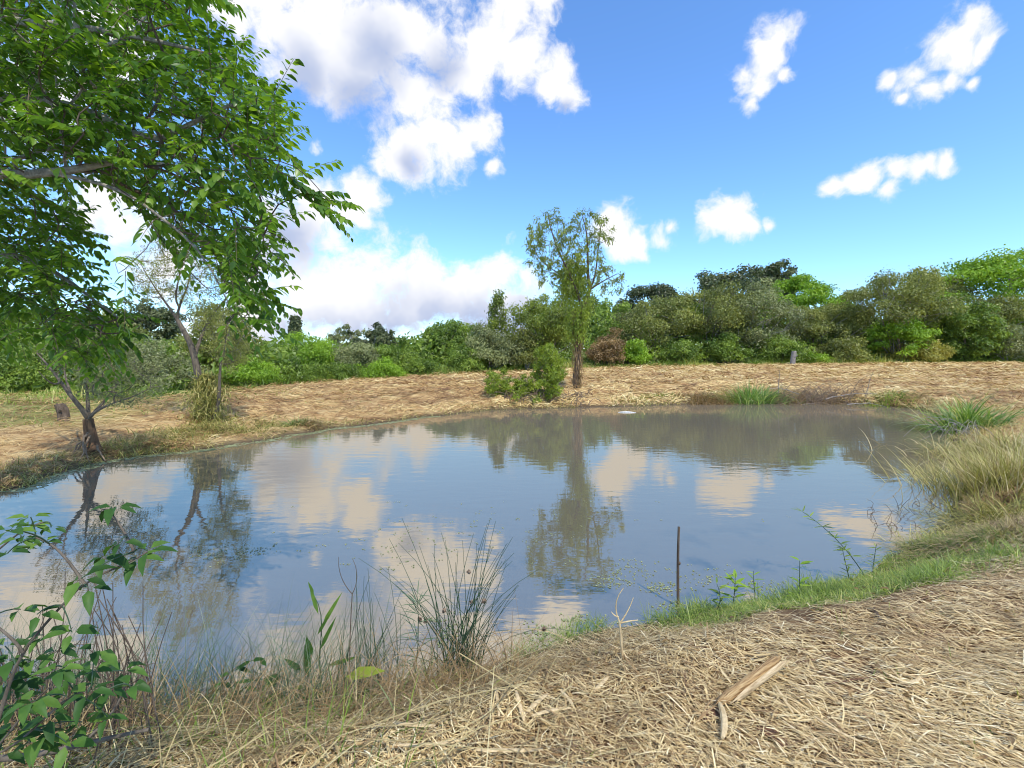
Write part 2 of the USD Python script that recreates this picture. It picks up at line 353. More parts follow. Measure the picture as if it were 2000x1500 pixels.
def height(x, y, fine=True):
    x, y = np.asarray(x, float), np.asarray(y, float); sd = shore_dist(x, y)
    far = sstep(4.5, 9, y + np.maximum(0, np.abs(x) - 6) * .2)
    plate_far = .30 + .0235 * np.maximum(0, y - 12) * sstep(0, 1, (90 - y) / 40 + .5) + .006 * np.maximum(0, x) + .012 * np.maximum(0, y - 60)
    plate = .55 * (1 - far) + plate_far * far
    rise = (1 - far) * sstep(-.1, 1.25, sd) + far * (.45 * sstep(0, .5, sd) + .55 * sstep(0, 3.5, sd))
    z = np.where(sd > 0, plate * rise, -np.minimum(.7, -sd * .45))
    if fine:
        q = np.stack([x, y, 0 * x], -1); k = sstep(.05, .6, sd)
        z = z + k * ((meshkit.fbm(q * .35) - .5) * .16 * sstep(6, 14, y) + (meshkit.noise(q * 5, 9) - .5) * .06 + (meshkit.noise(q * 1.6, 4) - .5) * .05)
        z = z + k * sstep(9, 14, y) * (1 - sstep(60, 90, y)) * .085 * np.sin(sd * 2 * np.pi / 1.5 + 5 * meshkit.noise(q * .3, 7))   # windrows of the slashed grass
        z = z + .02 * sstep(-.05, .1, sd) * (meshkit.noise(q * 7, 2))
    return z
def ground_at(px, Y): 
    x = (px - PX0) / FOC * Y; return np.array([x, Y, float(height(np.array([x]), np.array([Y]))[0])])
def on_ground(px, py, lift=0.0):
    """The point where the ray through a photo pixel meets the ground."""
    Ys = np.geomspace(1.0, 120, 900); x = (px - PX0) / FOC * Ys; ray = EYE - (py - PY0) / FOC * Ys
    g = np.maximum(height(x, Ys), 0); k = int(np.argmax(g > ray)) or len(Ys) - 1
    return np.array([x[k], Ys[k], g[k] + lift])

xs = np.unique(np.r_[-np.geomspace(15, 420, 34)[::-1], np.arange(-15, 20, .13), np.geomspace(20, 420, 36)])
ys = np.unique(np.r_[-np.geomspace(2, 80, 14)[::-1], np.arange(-2, .8, .3), np.arange(.8, 7, .07), np.arange(7, 26, .15), np.arange(26, 60, .5), np.geomspace(60, 700, 26)])
GX, GY = np.meshgrid(xs, ys); GZ = height(GX, GY); SD = shore_dist(GX, GY)
i, j = np.meshgrid(np.arange(len(ys) - 1), np.arange(len(xs) - 1), indexing='ij'); i, j = i.ravel(), j.ravel(); w = len(xs)
F = np.vstack([np.stack([i*w + j, i*w + j + 1, (i+1)*w + j + 1], 1), np.stack([i*w + j, (i+1)*w + j + 1, (i+1)*w + j], 1)])
q = np.stack([GX, GY, 0 * GX], -1)
edge_pts = np.array([(-60, 20), (-30, 17.5), (-15, 18), (-11, 25), (-5.2, 31), (4.2, 38), (13, 40.5), (33, 43), (47, 43), (90, 42)])
def edge_y(x): return np.interp(x, edge_pts[:, 0], edge_pts[:, 1])
green = sstep(-1.5, 2.5, GY - edge_y(GX) + 3 * (meshkit.noise(q * .5, 1) - .5))
left_green = sstep(-9, -14, GX + 2.5 * (meshkit.noise(q * .8, 5) - .5) ) * sstep(10, 13, GY) * .8
rows = .5 + .5 * np.sin(SD * 2 * np.pi / 1.5 + 5 * meshkit.noise(q * .3, 7))
green = np.maximum(green, left_green)
wet = np.clip(1 - SD / (.28 + .3 * sstep(6, 10, GY) * meshkit.noise(q * 1.4, 3)), 0, 1)
near = 1 - sstep(5, 8, GY)
nodes = {'g': ('geometry', {}), 'mp': ('mapping', {'scale': (.7, 2.2, 1)}), 'n': ('noise_texture', {'scale': 3.0, 'detail': 9.0, 'roughness': .72}),
         'n2': ('noise_texture', {'scale': 28.0, 'detail': 5.0, 'roughness': .7}), 'n3': ('noise_texture', {'scale': .5, 'detail': 4.0}),
         'r': ('rgb_ramp', {'ramp': [(.28, (.13, .07, .03)), (.42, (.31, .185, .08)), (.55, (.48, .33, .15)), (.72, (.60, .48, .25))]}),
         'rr': ('rgb_ramp', {'ramp': [(.25, (.06, .035, .018)), (.5, (.17, .10, .05)), (.75, (.33, .22, .11))]}),
         'gr': ('rgb_ramp', {'ramp': [(.3, (.06, .085, .02)), (.5, (.13, .16, .035)), (.7, (.27, .25, .09))]}),
         'row': ('attribute', {'attribute': 'rows'}), 'ga': ('attribute', {'attribute': 'green'}), 'wa': ('attribute', {'attribute': 'wet'}), 'na': ('attribute', {'attribute': 'near'}),
         'add': ('math', {'math_type': 'multiply_add', 'value2': .10, 'value3': -.05}), 'f': ('math', {'math_type': 'add'}), 'f2': ('math', {'math_type': 'multiply_add', 'value2': .5}),
         'c0': ('mix', {}), 'c1': ('mix', {}), 'c2': ('mix', {'color2': (.055, .042, .028)}), 'b': ('bump', {'strength': .9, 'distance': .04}),
         'p': ('principled_bsdf', {'roughness': .95, 'specular_ior_level': .15})}
links = [('g.position', 'mp.vector'), ('mp.vector', 'n.vector'), ('g.position', 'n2.vector'), ('row.fac', 'add.value1'), ('n.fac', 'f.value1'), ('add.value', 'f.value2'), ('f.value', 'r.fac'),
         ('n2.fac', 'rr.fac'), ('n2.fac', 'gr.fac'), ('na.fac', 'c0.fac'), ('r.color', 'c0.color1'), ('rr.color', 'c0.color2'),
         ('ga.fac', 'c1.fac'), ('c0.color', 'c1.color1'), ('gr.color', 'c1.color2'), ('wa.fac', 'c2.fac'), ('c1.color', 'c2.color1'), ('c2.color', 'p.base_color'), ('n.fac', 'b.height'), ('b.normal', 'p.normal')]
look('ground_soil', nodes, links, 'p.BSDF')
g = obj('ground', (np.stack([GX, GY, GZ], -1).reshape(-1, 3), F), 'ground_soil', smooth=True, rows=rows.ravel(), green=green.ravel(), wet=wet.ravel(), near=near.ravel())
tag(g, 'slashed straw-covered field and banks around the pond', kind='structure')

nodes = {'g': ('geometry', {}), 'mp': ('mapping', {'scale': (.55, 1.5, 1)}), 'n': ('noise_texture', {'scale': 3.2, 'detail': 3.0, 'roughness': .5}), 'n2': ('noise_texture', {'scale': .35, 'detail': 2.0}),
         'nm': ('math', {'math_type': 'multiply'}), 'b': ('bump', {'strength': .16, 'distance': .03}),
         'n3': ('noise_texture', {'scale': 1.3, 'detail': 5.0, 'roughness': .6}), 'wr': ('map_range', {'range_type': 'smoothstep', 'from_min': .52, 'from_max': .68, 'clamp': True}),
         'sh': ('attribute', {'attribute': 'shallow'}), 'wm': ('math', {'math_type': 'multiply'}),
         'c': ('mix', {'color1': (.135, .112, .078), 'color2': (.03, .034, .034)}), 'd': ('diffuse_bsdf', {}), 'gl': ('glossy_bsdf', {'color': (1.0, .875, .69), 'roughness': .015}),
         'fr': ('fresnel', {'IOR': 5.2}), 'm': ('mix_closure', {})}
links = [('g.position', 'mp.vector'), ('mp.vector', 'n.vector'), ('g.position', 'n2.vector'), ('n.fac', 'nm.value1'), ('n2.fac', 'nm.value2'), ('nm.value', 'b.height'), ('b.normal', 'gl.normal'),
         ('g.position', 'n3.vector'), ('n3.fac', 'wr.value'), ('wr.result', 'wm.value1'), ('sh.fac', 'wm.value2'), ('wm.value', 'c.fac'), ('c.color', 'd.color'),
         ('fr.fac', 'm.fac'), ('d.BSDF', 'm.closure1'), ('gl.BSDF', 'm.closure2')]
look('pond_water', nodes, links, 'm.closure')
wx, wy = np.meshgrid(np.arange(-11, 18, .25), np.arange(1.6, 23, .25)); i, j = np.meshgrid(np.arange(wx.shape[0] - 1), np.arange(wx.shape[1] - 1), indexing='ij'); i, j = i.ravel(), j.ravel(); w = wx.shape[1]
wf = np.vstack([np.stack([i*w + j, i*w + j + 1, (i+1)*w + j + 1], 1), np.stack([i*w + j, (i+1)*w + j + 1, (i+1)*w + j], 1)])
wsd = shore_dist(wx, wy)
keepv = (wsd < .8).ravel(); wf = wf[keepv[wf].all(1)]
usedv = np.unique(wf); remap = np.full(wx.size, -1); remap[usedv] = np.arange(len(usedv))
shallow = (sstep(2.2, .4, -wsd) * sstep(7, 5, wy)).ravel()[usedv]
wt = obj('water', (np.stack([wx, wy, 0 * wx], -1).reshape(-1, 3)[usedv], remap[wf]), 'pond_water', shallow=shallow)
tag(wt, 'still brown pond water reflecting trees and sky', kind='structure')

# ------------------------------------------------------------------ trees beyond the field
def crown(style, c, r, n, L, rng, base=None):
    """Leaf positions, directions, normals and tone numbers of a crown: clumps of leaves spread through an ellipsoid of half sizes r about c."""
    c, r = np.asarray(c, float), np.asarray(r, float); m = r.mean()
    lump = lambda d: .58 + .88 * (meshkit.noise(d * 1.9 + c * .37, 3))
    if style == 'umbrella':
        k = 110; a = rng.uniform(0, 2*np.pi, k); q = np.sqrt(rng.uniform(0, 1, k))
        C = np.c_[q*np.cos(a), q*np.sin(a), (1 - q**2) * .95 + rng.normal(0, .08, k) - .2]; low = rng.uniform(size=k) < .4; C[low, 2] -= rng.uniform(.2, 1.0, low.sum())
        C = c + C * r * [.9, .9, .9]; rc = rng.uniform(.16, .3, k) * m * 1.1; flat = .42
    elif style == 'euc':
        k = 60; d = rand_dirs(k, rng); C = c + d * r * (rng.uniform(.25, 1, k) ** .5 * lump(d))[:, None] * .86; rc = rng.uniform(.17, .33, k) * m; flat = .75
    elif style == 'sparse':
        k = 60; d = rand_dirs(k, rng); C = c + d * r * (rng.uniform(.1, 1, k) ** .5)[:, None] * .95; rc = rng.uniform(.08, .2, k) * m; flat = .9
    elif style == 'column':
        k = 60; t = rng.uniform(-1, 1, k); a = rng.uniform(0, 2*np.pi, k); q = (1 - np.clip(t, -.6, 1)) ** .6 * rng.uniform(.2, .75, k)
        C = c + np.c_[q*np.cos(a), q*np.sin(a), t] * r; rc = rng.uniform(.18, .3, k) * min(r[0], r[1]) * 1.1; flat = 1.7
    elif style == 'conifer':
        k = 90; t = rng.uniform(-1, 1, k); a = rng.uniform(0, 2*np.pi, k); q = (1 - t) * .5 * rng.uniform(.3, 1, k) * (.6 + .5*np.sin(t*9))
        C = c + np.c_[q*np.cos(a), q*np.sin(a), t] * r; rc = rng.uniform(.14, .24, k) * r[0]; flat = .5
    elif style == 'shrub':
        k = 55; d = rand_dirs(k, rng); d[:, 2] = np.abs(d[:, 2]) * 1.1 - .12; C = c + d * r * (rng.uniform(.25, 1, k) ** .4 * (.4 + 1.25 * meshkit.noise(d * 2.6 + c * .37, 3)))[:, None] * .84; rc = rng.uniform(.16, .34, k) * m; flat = .8
    else:
        k = 80; d = rand_dirs(k, rng); C = c + d * r * (rng.uniform(.3, 1, k) ** .4 * lump(d))[:, None] * .88; rc = rng.uniform(.13, .31, k) * m; flat = .8
    wgt = rc ** 2; ci = rng.choice(k, n, p=wgt / wgt.sum())
    d = rand_dirs(n, rng); d[:, 2] = d[:, 2] * .8 + .22; d = unit(d)
    P = C[ci] + d * [1, 1, flat] * (rc[ci] * (rng.uniform(.05, 1, n) ** .38) * np.where(rng.uniform(size=n) < .06, 1.45, 1) * (.75 + .5 * meshkit.noise(P_(C[ci], d) , 8)))[:, None]
    N = unit(d * .9 + rng.normal(0, .55, (n, 3)) + [0, 0, .35]); D = unit(np.cross(N, rand_dirs(n, rng)) + [0, 0, -.25])
    rnd = np.clip(rng.uniform(0, 1, k)[ci] * .62 + rng.uniform(0, .4, n), 0, 1)
    return P, D, N, rnd, C
def P_(C, d): return C * .7 + d * 2.2

def background_tree(name, label, cat, px, ytop, Y, hw, style, mat, n=8000, leaf=.2, ybase=None, low=.25, bark='bark_brown', group=None, seed=0, depth=None):
    """A tree or bush of the far wood: px and hw give its place and half width, ytop its top in the photograph, Y its distance."""
    rng = np.random.default_rng(1000 + seed)
    b = ground_at(px, Y); b[2] -= .1; zt = EYE + (PY0 - ytop) / FOC * Y; rx = hw * 1.28 / FOC * Y; h = zt - b[2]
    t, _ = thing(name, label, cat, group, b)
    if style == 'shrub': zc, rz = b[2] + h * .3, h * .68
    else: zc, rz = b[2] + h * (.5 + low / 2), h * (.5 - low / 2)
    ry = min(rx, max(3.5, rx * .8))
    P, D, N, rnd, C = crown(style, (b[0], b[1], zc), (rx, ry, rz), n, leaf, rng)
    P[:, 2] = np.maximum(P[:, 2], b[2] + .12)
    stems = []
    k = len(C)
    if style == 'shrub':
        for q in range(7):
            e = C[rng.integers(k)]; s0 = b + rng.normal(0, .15, 3) * [1, 1, 0]
            stems.append((smooth_path([s0, (s0 + e) / 2 + rng.normal(0, .1, 3) + [0, 0, .1*h], e], 6), np.linspace(.02, .008, 6) * max(1, h / 2)))
        obj('stems', tubes(stems, 4)[:2], bark, t, b)
    else:
        r0 = max(.06, h * .022)
        top = np.array([b[0] + rng.normal(0, .04) * h, b[1], b[2] + h * .72])
        tr = smooth_path([b, (b + top) / 2 + rng.normal(0, .03, 3) * h * [1, 1, 0], top], 9)
        ch, _ = grow([(tr, np.linspace(r0, r0 * .35, 9))], C[rng.permutation(k)[:min(k, 34)]], r0 * .11, rng, step=h * .1, pen=.2, curve=.3, jitter=.08, rmax=r0 * .5)
        obj('trunk', tube(ch[0][0], ch[0][1], 7), bark, t, b)
        big = sorted(ch[1:], key=lambda q: -q[1][0] * len(q[0]))
        obj('branches', tubes(big, 4)[:2], bark, t, b)
    if style == 'round' and hw > 48:
        bare = []
        for q in range(16):
            d = unit(rng.normal(0, 1, 3) * [1, .6, .5] + [0, -.35, .35]); e = np.array([b[0], b[1], zc]) + d * [rx, ry, rz] * rng.uniform(.85, 1.08); s0 = b + [rng.normal(0, .3), rng.normal(0, .2), rng.uniform(.1, .45) * h]
            bare.append((smooth_path([s0, (s0 + e) / 2 + rng.normal(0, .3, 3), e], 7), np.linspace(.05, .014, 7)))
        obj('bare_boughs', tubes(bare, 4)[:2], 'bark_grey', t, b, kind='stuff')
    if name == 'spreading_tree':
        for q in range(11):
            s0 = b + [rng.normal(0, .5), rng.normal(-.6, .2), -.1]; e = s0 + [rng.uniform(-2.6, 1.8), rng.normal(-.5, .3), rng.uniform(2.2, 3.6)]; obj('stem', tube(smooth_path([s0, (s0+e)/2 + [0, 0, .35], e], 7), np.linspace(.075, .03, 7), 5), 'bark_pale' if q % 3 == 0 else 'bark_mid', t, b)
    v, f, rr = leaves(P, D, N, leaf * 1.22 * rng.uniform(.6, 1.35, n), leaf * .68 * rng.uniform(.7, 1.3, n), rnd=rnd)
    obj('crown', (v, f), mat, t, b, rnd=rr, kind='stuff')
    return t

TREES = [
 # name, label, category, px, ytop, Y, half width, style, leaf material, leaves, leaf size, low
 ('eucalyptus_tree', 'tall dark eucalyptus standing highest above the wood, with airy rounded crown', 'tree', 1520, 497, 80, 38, 'euc', 'dark_leaf', 6500, .42, .45, 'bark_grey'),
 ('eucalyptus_tree', 'broad dark eucalyptus left of the highest one, behind the olive trees', 'tree', 1425, 516, 78, 72, 'euc', 'dark_leaf', 9000, .42, .3, 'bark_grey'),
 ('eucalyptus_tree', 'dark eucalyptus just right of the slender pond tree, behind the wood', 'tree', 1268, 542, 70, 62, 'euc', 'dark_leaf', 8500, .38, .3, 'bark_grey'),
 ('eucalyptus_tree', 'low dark eucalyptus crown in the dip right of the slender pond tree', 'tree', 1335, 572, 76, 40, 'euc', 'dark_leaf', 4500, .38, .3, 'bark_grey'),
 ('dark_tree', 'dense dark green tree directly behind the slender pond tree', 'tree', 1172, 578, 55, 46, 'round', 'mid_leaf', 7000, .28, .15, 'bark_brown'),
 ('umbrella_tree', 'largest bright green spreading tree, at the right edge of the wood', 'tree', 1965, 466, 52, 122, 'umbrella', 'bright_leaf', 26000, .27, .0, 'bark_grey'),
 ('umbrella_tree', 'bright green flat-topped tree right of the highest dark eucalyptus', 'tree', 1560, 522, 58, 66, 'umbrella', 'bright_leaf', 11000, .28, .15, 'bark_grey'),
 ('umbrella_tree', 'small yellow-green domed tree peeping out right of the flat-topped bright tree', 'tree', 1640, 570, 56, 42, 'umbrella', 'bright_leaf', 6500, .27, .1, 'bark_grey'),
 ('dull_tree', 'dull green tree between the grey spreading tree and the largest bright tree', 'tree', 1815, 524, 54, 62, 'round', 'olive_leaf', 9000, .25, .2, 'bark_grey'),
 ('olive_tree', 'wide olive tree on the left of the right-hand wood, behind the brown shrub', 'tree', 1268, 590, 46, 66, 'round', 'olive_leaf', 11000, .19, .1, 'bark_brown'),
 ('olive_tree', 'tall rounded olive tree left of the weathered post, below the broad dark eucalyptus', 'tree', 1378, 558, 47, 84, 'round', 'olive_leaf', 15000, .19, .08, 'bark_brown'),
 ('grey_tree', 'grey-green twiggy tree right behind the weathered post', 'tree', 1470, 556, 46, 74, 'round', 'grey_leaf', 13000, .18, .08, 'bark_grey'),
 ('olive_tree', 'low olive tree to the right of the weathered post, below the flat-topped bright tree', 'tree', 1590, 592, 47, 64, 'round', 'olive_leaf', 11000, .19, .06, 'bark_brown'),
 ('spreading_tree', 'grey-olive spreading tree with many bare stems fanning from its foot', 'tree', 1745, 534, 45, 88, 'round', 'olive_leaf', 13000, .19, .33, 'bark_grey'),
 ('leafy_tree', 'bright leafy small tree in front of the grey-olive spreading tree', 'tree', 1755, 606, 43.5, 42, 'umbrella', 'bright_leaf', 5200, .2, .2, 'bark_brown'),
 ('round_tree', 'dense dark green tree in large leaf clumps below the largest bright tree', 'tree', 1882, 592, 44, 48, 'round', 'mid_leaf', 8000, .22, .06, 'bark_brown'),
 ('grey_shrub', 'big grey-green shrub at the right edge of the photo, at the foot of the wood', 'shrub', 1968, 640, 44, 62, 'shrub', 'grey_leaf', 9000, .17, 0, 'bark_grey'),
 ('yellow_shrub', 'low yellowish shrub between the spreading tree and the round dark tree', 'shrub', 1800, 668, 43.3, 48, 'shrub', 'yellow_leaf', 5000, .17, 0, 'bark_brown'),
 ('brown_shrub', 'brownish half-dead shrub right of the slender pond tree at the field edge', 'shrub', 1182, 652, 40, 34, 'shrub', 'brown_leaf', 4500, .16, 0, 'bark_brown'),
 ('green_shrub', 'fresh green shrub at the foot of the wide olive tree', 'shrub', 1232, 664, 41, 30, 'shrub', 'bright_leaf', 3500, .17, 0, 'bark_brown'),
 ('green_shrub', 'green shrub at the foot of the tall rounded olive tree', 'shrub', 1330, 664, 42, 36, 'shrub', 'mid_leaf', 4000, .17, 0, 'bark_brown'),
 ('green_shrub', 'dark green shrub just left of the weathered post', 'shrub', 1418, 655, 43, 34, 'shrub', 'mid_leaf', 4000, .17, 0, 'bark_brown'),
 ('green_shrub', 'leafy green shrub right behind the weathered post at field level', 'shrub', 1525, 660, 43.5, 46, 'shrub', 'mid_leaf', 5000, .17, 0, 'bark_brown'),
 ('green_shrub', 'low bright shrub two post heights right of the weathered post', 'shrub', 1588, 688, 43, 26, 'shrub', 'bright_leaf', 2500, .16, 0, 'bark_brown'),
 ('olive_shrub', 'low olive shrub left of the fanning bare stems', 'shrub', 1648, 650, 43.5, 46, 'shrub', 'olive_leaf', 5500, .17, 0, 'bark_brown'),
 ('mid_tree', 'olive green leafy tree just left of the slender pond tree', 'tree', 1062, 568, 36, 58, 'round', 'pond_tree_leaf', 13000, .16, .1, 'bark_brown'),
 ('poplar_tree', 'narrow pointed yellow-green tree left of the slender pond tree', 'tree', 975, 580, 38, 30, 'column', 'pond_tree_leaf', 5200, .16, .12, 'bark_brown'),
 ('grey_shrub', 'tall grey-green shrub below the narrow pointed tree', 'shrub', 958, 642, 35, 52, 'shrub', 'grey_leaf', 8000, .14, 0, 'bark_grey'),
 ('twiggy_shrub', 'bare twiggy brown shrub below the leafy tree left of the pond tree', 'shrub', 1030, 632, 35.5, 44, 'shrub', 'olive_leaf', 5500, .13, 0, 'bark_grey'),
 ('green_shrub', 'mid green shrub at the foot of the narrow pointed tree', 'shrub', 905, 672, 33.5, 36, 'shrub', 'mid_leaf', 4500, .14, 0, 'bark_brown'),
 ('dark_tree', 'dark green bushy tree with a notched top in the middle of the far side', 'tree', 882, 624, 40, 50, 'round', 'mid_leaf', 8500, .18, .08, 'bark_brown'),
 ('thin_tree', 'thin dark tree with airy top, left of the middle gap in the wood', 'tree', 742, 631, 36, 44, 'sparse', 'dark_leaf', 5000, .17, .15, 'bark_grey'),
 ('thin_tree', 'thin feathery grey tree beside the bright round bush', 'tree', 684, 636, 36, 34, 'sparse', 'grey_leaf', 3500, .16, .2, 'bark_grey'),
 ('dark_shrub', 'dark green rounded shrub below the thin dark tree', 'shrub', 762, 662, 31.5, 40, 'shrub', 'mid_leaf', 6000, .14, 0, 'bark_brown'),
 ('bright_bush', 'bright green round bush just right of the hanging branches', 'shrub', 607, 644, 28.5, 46, 'shrub', 'bright_leaf', 7500, .12, 0, 'bark_brown'),
 ('grey_shrub', 'grey-green shrub right of the bright round bush', 'shrub', 690, 664, 29.5, 48, 'shrub', 'grey_leaf', 7000, .12, 0, 'bark_grey'),
 ('pine_tree', 'small dark pointed pine behind the bright round bush', 'tree', 576, 620, 48, 32, 'conifer', 'dark_leaf', 4500, .24, .1, 'bark_brown'),
 ('low_shrub', 'low green shrub in the gap left of the dark notched tree', 'shrub', 812, 694, 31, 32, 'shrub', 'mid_leaf', 3500, .12, 0, 'bark_brown'),
 ('low_shrub', 'low bright green shrub below the thin dark tree, on the field edge', 'shrub', 745, 703, 28, 44, 'shrub', 'bright_leaf', 4000, .11, 0, 'bark_brown'),
 ('low_shrub', 'low leafy shrub below the grey-green shrub, on the field edge', 'shrub', 655, 708, 26.5, 40, 'shrub', 'mid_leaf', 3800, .11, 0, 'bark_brown'),
 ('low_shrub', 'low green shrub at the field edge, next to the white rocks', 'shrub', 570, 706, 25, 42, 'shrub', 'mid_leaf', 4200, .11, 0, 'bark_brown'),
 ('low_shrub', 'low green shrub at the field edge, just right of the leaning tree', 'shrub', 480, 694, 23, 50, 'shrub', 'bright_leaf', 5000, .10, 0, 'bark_brown'),
 ('leaning_tree', 'olive green bushy tree behind the leaning vine-grown tree', 'tree', 432, 588, 24, 52, 'round', 'olive_leaf', 9000, .11, .1, 'bark_grey'),
 ('dark_tree', 'tall dark round-headed tree seen through the hanging branches', 'tree', 300, 588, 34, 42, 'euc', 'dark_leaf', 5000, .18, .35, 'bark_brown'),
 ('grey_shrub', 'wide grey-green thicket bush between the two small bank trees', 'shrub', 300, 668, 21, 78, 'shrub', 'grey_leaf', 9000, .10, 0, 'bark_grey'),
 ('dark_shrub', 'dark shrub left behind the grey dead-limbed tree', 'shrub', 165, 640, 23, 70, 'shrub', 'mid_leaf', 8000, .11, 0, 'bark_brown'),
 ('bright_bush', 'bright green bush at the left edge of the photo, behind the grass', 'shrub', 30, 672, 20, 74, 'shrub', 'mid_leaf', 8000, .10, 0, 'bark_brown'),
 ('tall_tree', 'tall leafy tree at the left edge behind the hanging branches', 'tree', 60, 590, 32, 80, 'round', 'mid_leaf', 8000, .18, .1, 'bark_brown'),
 ('olive_tree', 'olive tree beyond the leaning tree, seen between its boughs', 'tree', 200, 605, 30, 62, 'round', 'olive_leaf', 8000, .16, .1, 'bark_brown'),
 ('olive_tree', 'olive tree filling the wood between the tall rounded and the wide olive tree', 'tree', 1322, 598, 49, 50, 'round', 'mid_leaf', 8000, .2, .06, 'bark_brown'),
 ('dull_tree', 'dull olive tree behind the low olive tree right of the weathered post', 'tree', 1655, 592, 51, 56, 'round', 'olive_leaf', 9000, .22, .06, 'bark_brown'),
 ('mid_tree', 'green tree filling the wood left of the largest bright tree, above the yellowish shrub', 'tree', 1830, 585, 48, 46, 'round', 'mid_leaf', 8000, .2, .06, 'bark_brown'),
 ('mid_tree', 'green tree at the back of the wood just right of the slender pond tree', 'tree', 1215, 612, 48, 44, 'round', 'mid_leaf', 7000, .2, .06, 'bark_brown'),
 ('dull_tree', 'dull green tree below the largest bright tree, left of the grey-green edge shrub', 'tree', 1930, 575, 47, 56, 'round', 'olive_leaf', 9000, .2, .06, 'bark_brown'),
 ('mid_tree', 'bushy green tree behind the fresh shrubs left of the narrow pointed tree', 'tree', 925, 640, 37, 40, 'round', 'mid_leaf', 7000, .17, .06, 'bark_brown'),
]
for s, (name, label, cat, px, ytop, Y, hw, style, mat, n, leaf, low, bark) in enumerate(TREES):
    background_tree(name, label, cat, px, ytop, Y, hw, style, mat, int(n * 1.15), leaf, low=low, bark=bark, seed=s)

# the dense wood and undergrowth behind them that nobody could count
rng = np.random.default_rng(77)
n = 120000; x = rng.uniform(-75, 110, n); back = rng.uniform(1.5, 24, n); y = edge_y(x) + back
hh = (1.5 + 6.5 * meshkit.fbm(np.c_[x * .16, y * .16, 0 * x])) * sstep(0, 8, back) + .6
hh *= np.where(x < 2, .42, 1.0)
z = height(x, y, False) + hh * rng.uniform(.05, 1, n) ** .6
P = np.c_[x, y, z]; N = unit(rng.normal(0, .7, (n, 3)) + [0, -.3, .6]); D = unit(np.cross(N, rand_dirs(n, rng)))
v, f, rr = leaves(P, D, N, rng.uniform(.28, .55, n), rng.uniform(.16, .3, n), rnd=np.clip(meshkit.noise(P * .5, 2) * .7 + rng.uniform(-.1, .4, n), 0, 1))
tag(obj('undergrowth', (v, f), 'mid_leaf', rnd=rr), 'dense green undergrowth filling the wood beyond the field', 'undergrowth', kind='stuff')
n = 34000; x = rng.uniform(-45, 75, n); y = edge_y(x) + rng.normal(.3, .9, n); B = np.c_[x, y, height(x, y, False)]
v, f, rr = ribbons(B, rng.normal(0, .45, (n, 3)) + [0, 0, 1], rng.uniform(.2, .6, n) * (.4 + 2.0 * meshkit.noise(np.c_[x * .45, y * .45, 0*x], 31) ** 1.5), .04, rng.uniform(.3, 1.4, n), rng, 2, rnd=np.clip(rng.uniform(0, .6, n) + .5 * (meshkit.noise(np.c_[x * .3, y * .3, 0*x], 32) > .62), 0, 1))
tag(obj('edge_grass', (v, f), 'green_grass', rnd=rr), 'green grass growing along the field edge below the wood', 'grass', kind='stuff')

# ------------------------------------------------------------------ trees on the bank
def px_path(pts, Y):
    """[(px, py) or (px, py, dY)] at distance about Y."""
    return np.array([at(q[0], q[1], Y + (q[2] if len(q) > 2 else 0)) for q in pts])
def stem(pts, Y, r0, r1, n=9, base=None):
    P = px_path(pts, Y)
    if base is not None: P[0] = base
    return smooth_path(P, n), np.linspace(r0, r1, n)
def wood(t, b, chains, bark, big=14, tip_bark=None, trunks=1):
    for k in range(trunks): obj('trunk', tube(chains[k][0], chains[k][1], 10), bark, t, b, smooth=True)
    rest = sorted(chains[trunks:], key=lambda q: -q[1][0] ** 2 * len(q[0]))
    for p, r in rest[:big]: obj('branch', tube(p, r, 6), bark, t, b, smooth=True)
    if rest[big:]: obj('twigs', tubes(rest[big:], 4)[:2], tip_bark or bark, t, b, kind='stuff')
def spray_leaves(tips, dirs, per, spread, L, W, rng, kind='rhomb', down=.5, tone=.5):
    n = len(tips) * per; idx = np.repeat(np.arange(len(tips)), per)
    along = rng.uniform(-.1, 1, n)[:, None]
    P = tips[idx] + dirs[idx] * along * spread * .8 + rng.normal(0, spread * .33, (n, 3))
    D = unit(dirs[idx] * .5 + rng.normal(0, .7, (n, 3)) + [0, 0, -down]); N = unit(rng.normal(0, .6, (n, 3)) + [0, -.15, .8])
    rnd = np.clip(rng.uniform(0, 1, len(tips))[idx] * tone + rng.uniform(0, 1 - tone, n), 0, 1)
    return leaves(P, D, N, L * rng.uniform(.7, 1.25, n), W * rng.uniform(.75, 1.25, n), kind, rnd=rnd)

# slender tree in the middle of the far bank
rng = np.random.default_rng(11)
Y = 21.5; b = ground_at(1127, Y); b[2] -= .08
t, _ = thing('pond_tree', 'slender vine-wrapped tree with airy two-lobed crown, alone on the far bank', 'tree', None, b)
stems = [stem([(1127,765),(1124,735),(1130,700),(1127,660),(1132,625),(1142,596),(1152,565,.2)], Y, .14, .08, 14, b),
         stem([(1152,565,.2),(1148,520,.2),(1147,470,0),(1138,425,.1)], Y, .08, .02, 10),
         stem([(1136,610),(1124,560,-.3),(1100,510,-.4),(1080,460,-.2),(1070,418,0)], Y, .07, .016, 10),
         stem([(1152,565,.2),(1165,520,.8),(1170,470,.9),(1176,430,.7)], Y, .05, .014, 9),
         stem([(1152,566,.2),(1180,548,-.5),(1205,535,-.7)], Y, .045, .014, 7),
         stem([(1124,560,-.3),(1085,530,.6),(1050,500,.9),(1042,470,.7)], Y, .04, .012, 8)]
poly = [(1030,490),(1036,445),(1060,415),(1088,412),(1108,445),(1128,412),(1158,412),(1190,430),(1198,455),(1175,490),(1182,520),(1218,535),(1214,562),(1180,580),(1150,560),(1110,560),(1060,560),(1042,530)]
q = poly_sample(poly, 225, rng); tg = np.array([at(a, c, Y + rng.normal(0, .95)) for a, c in q])
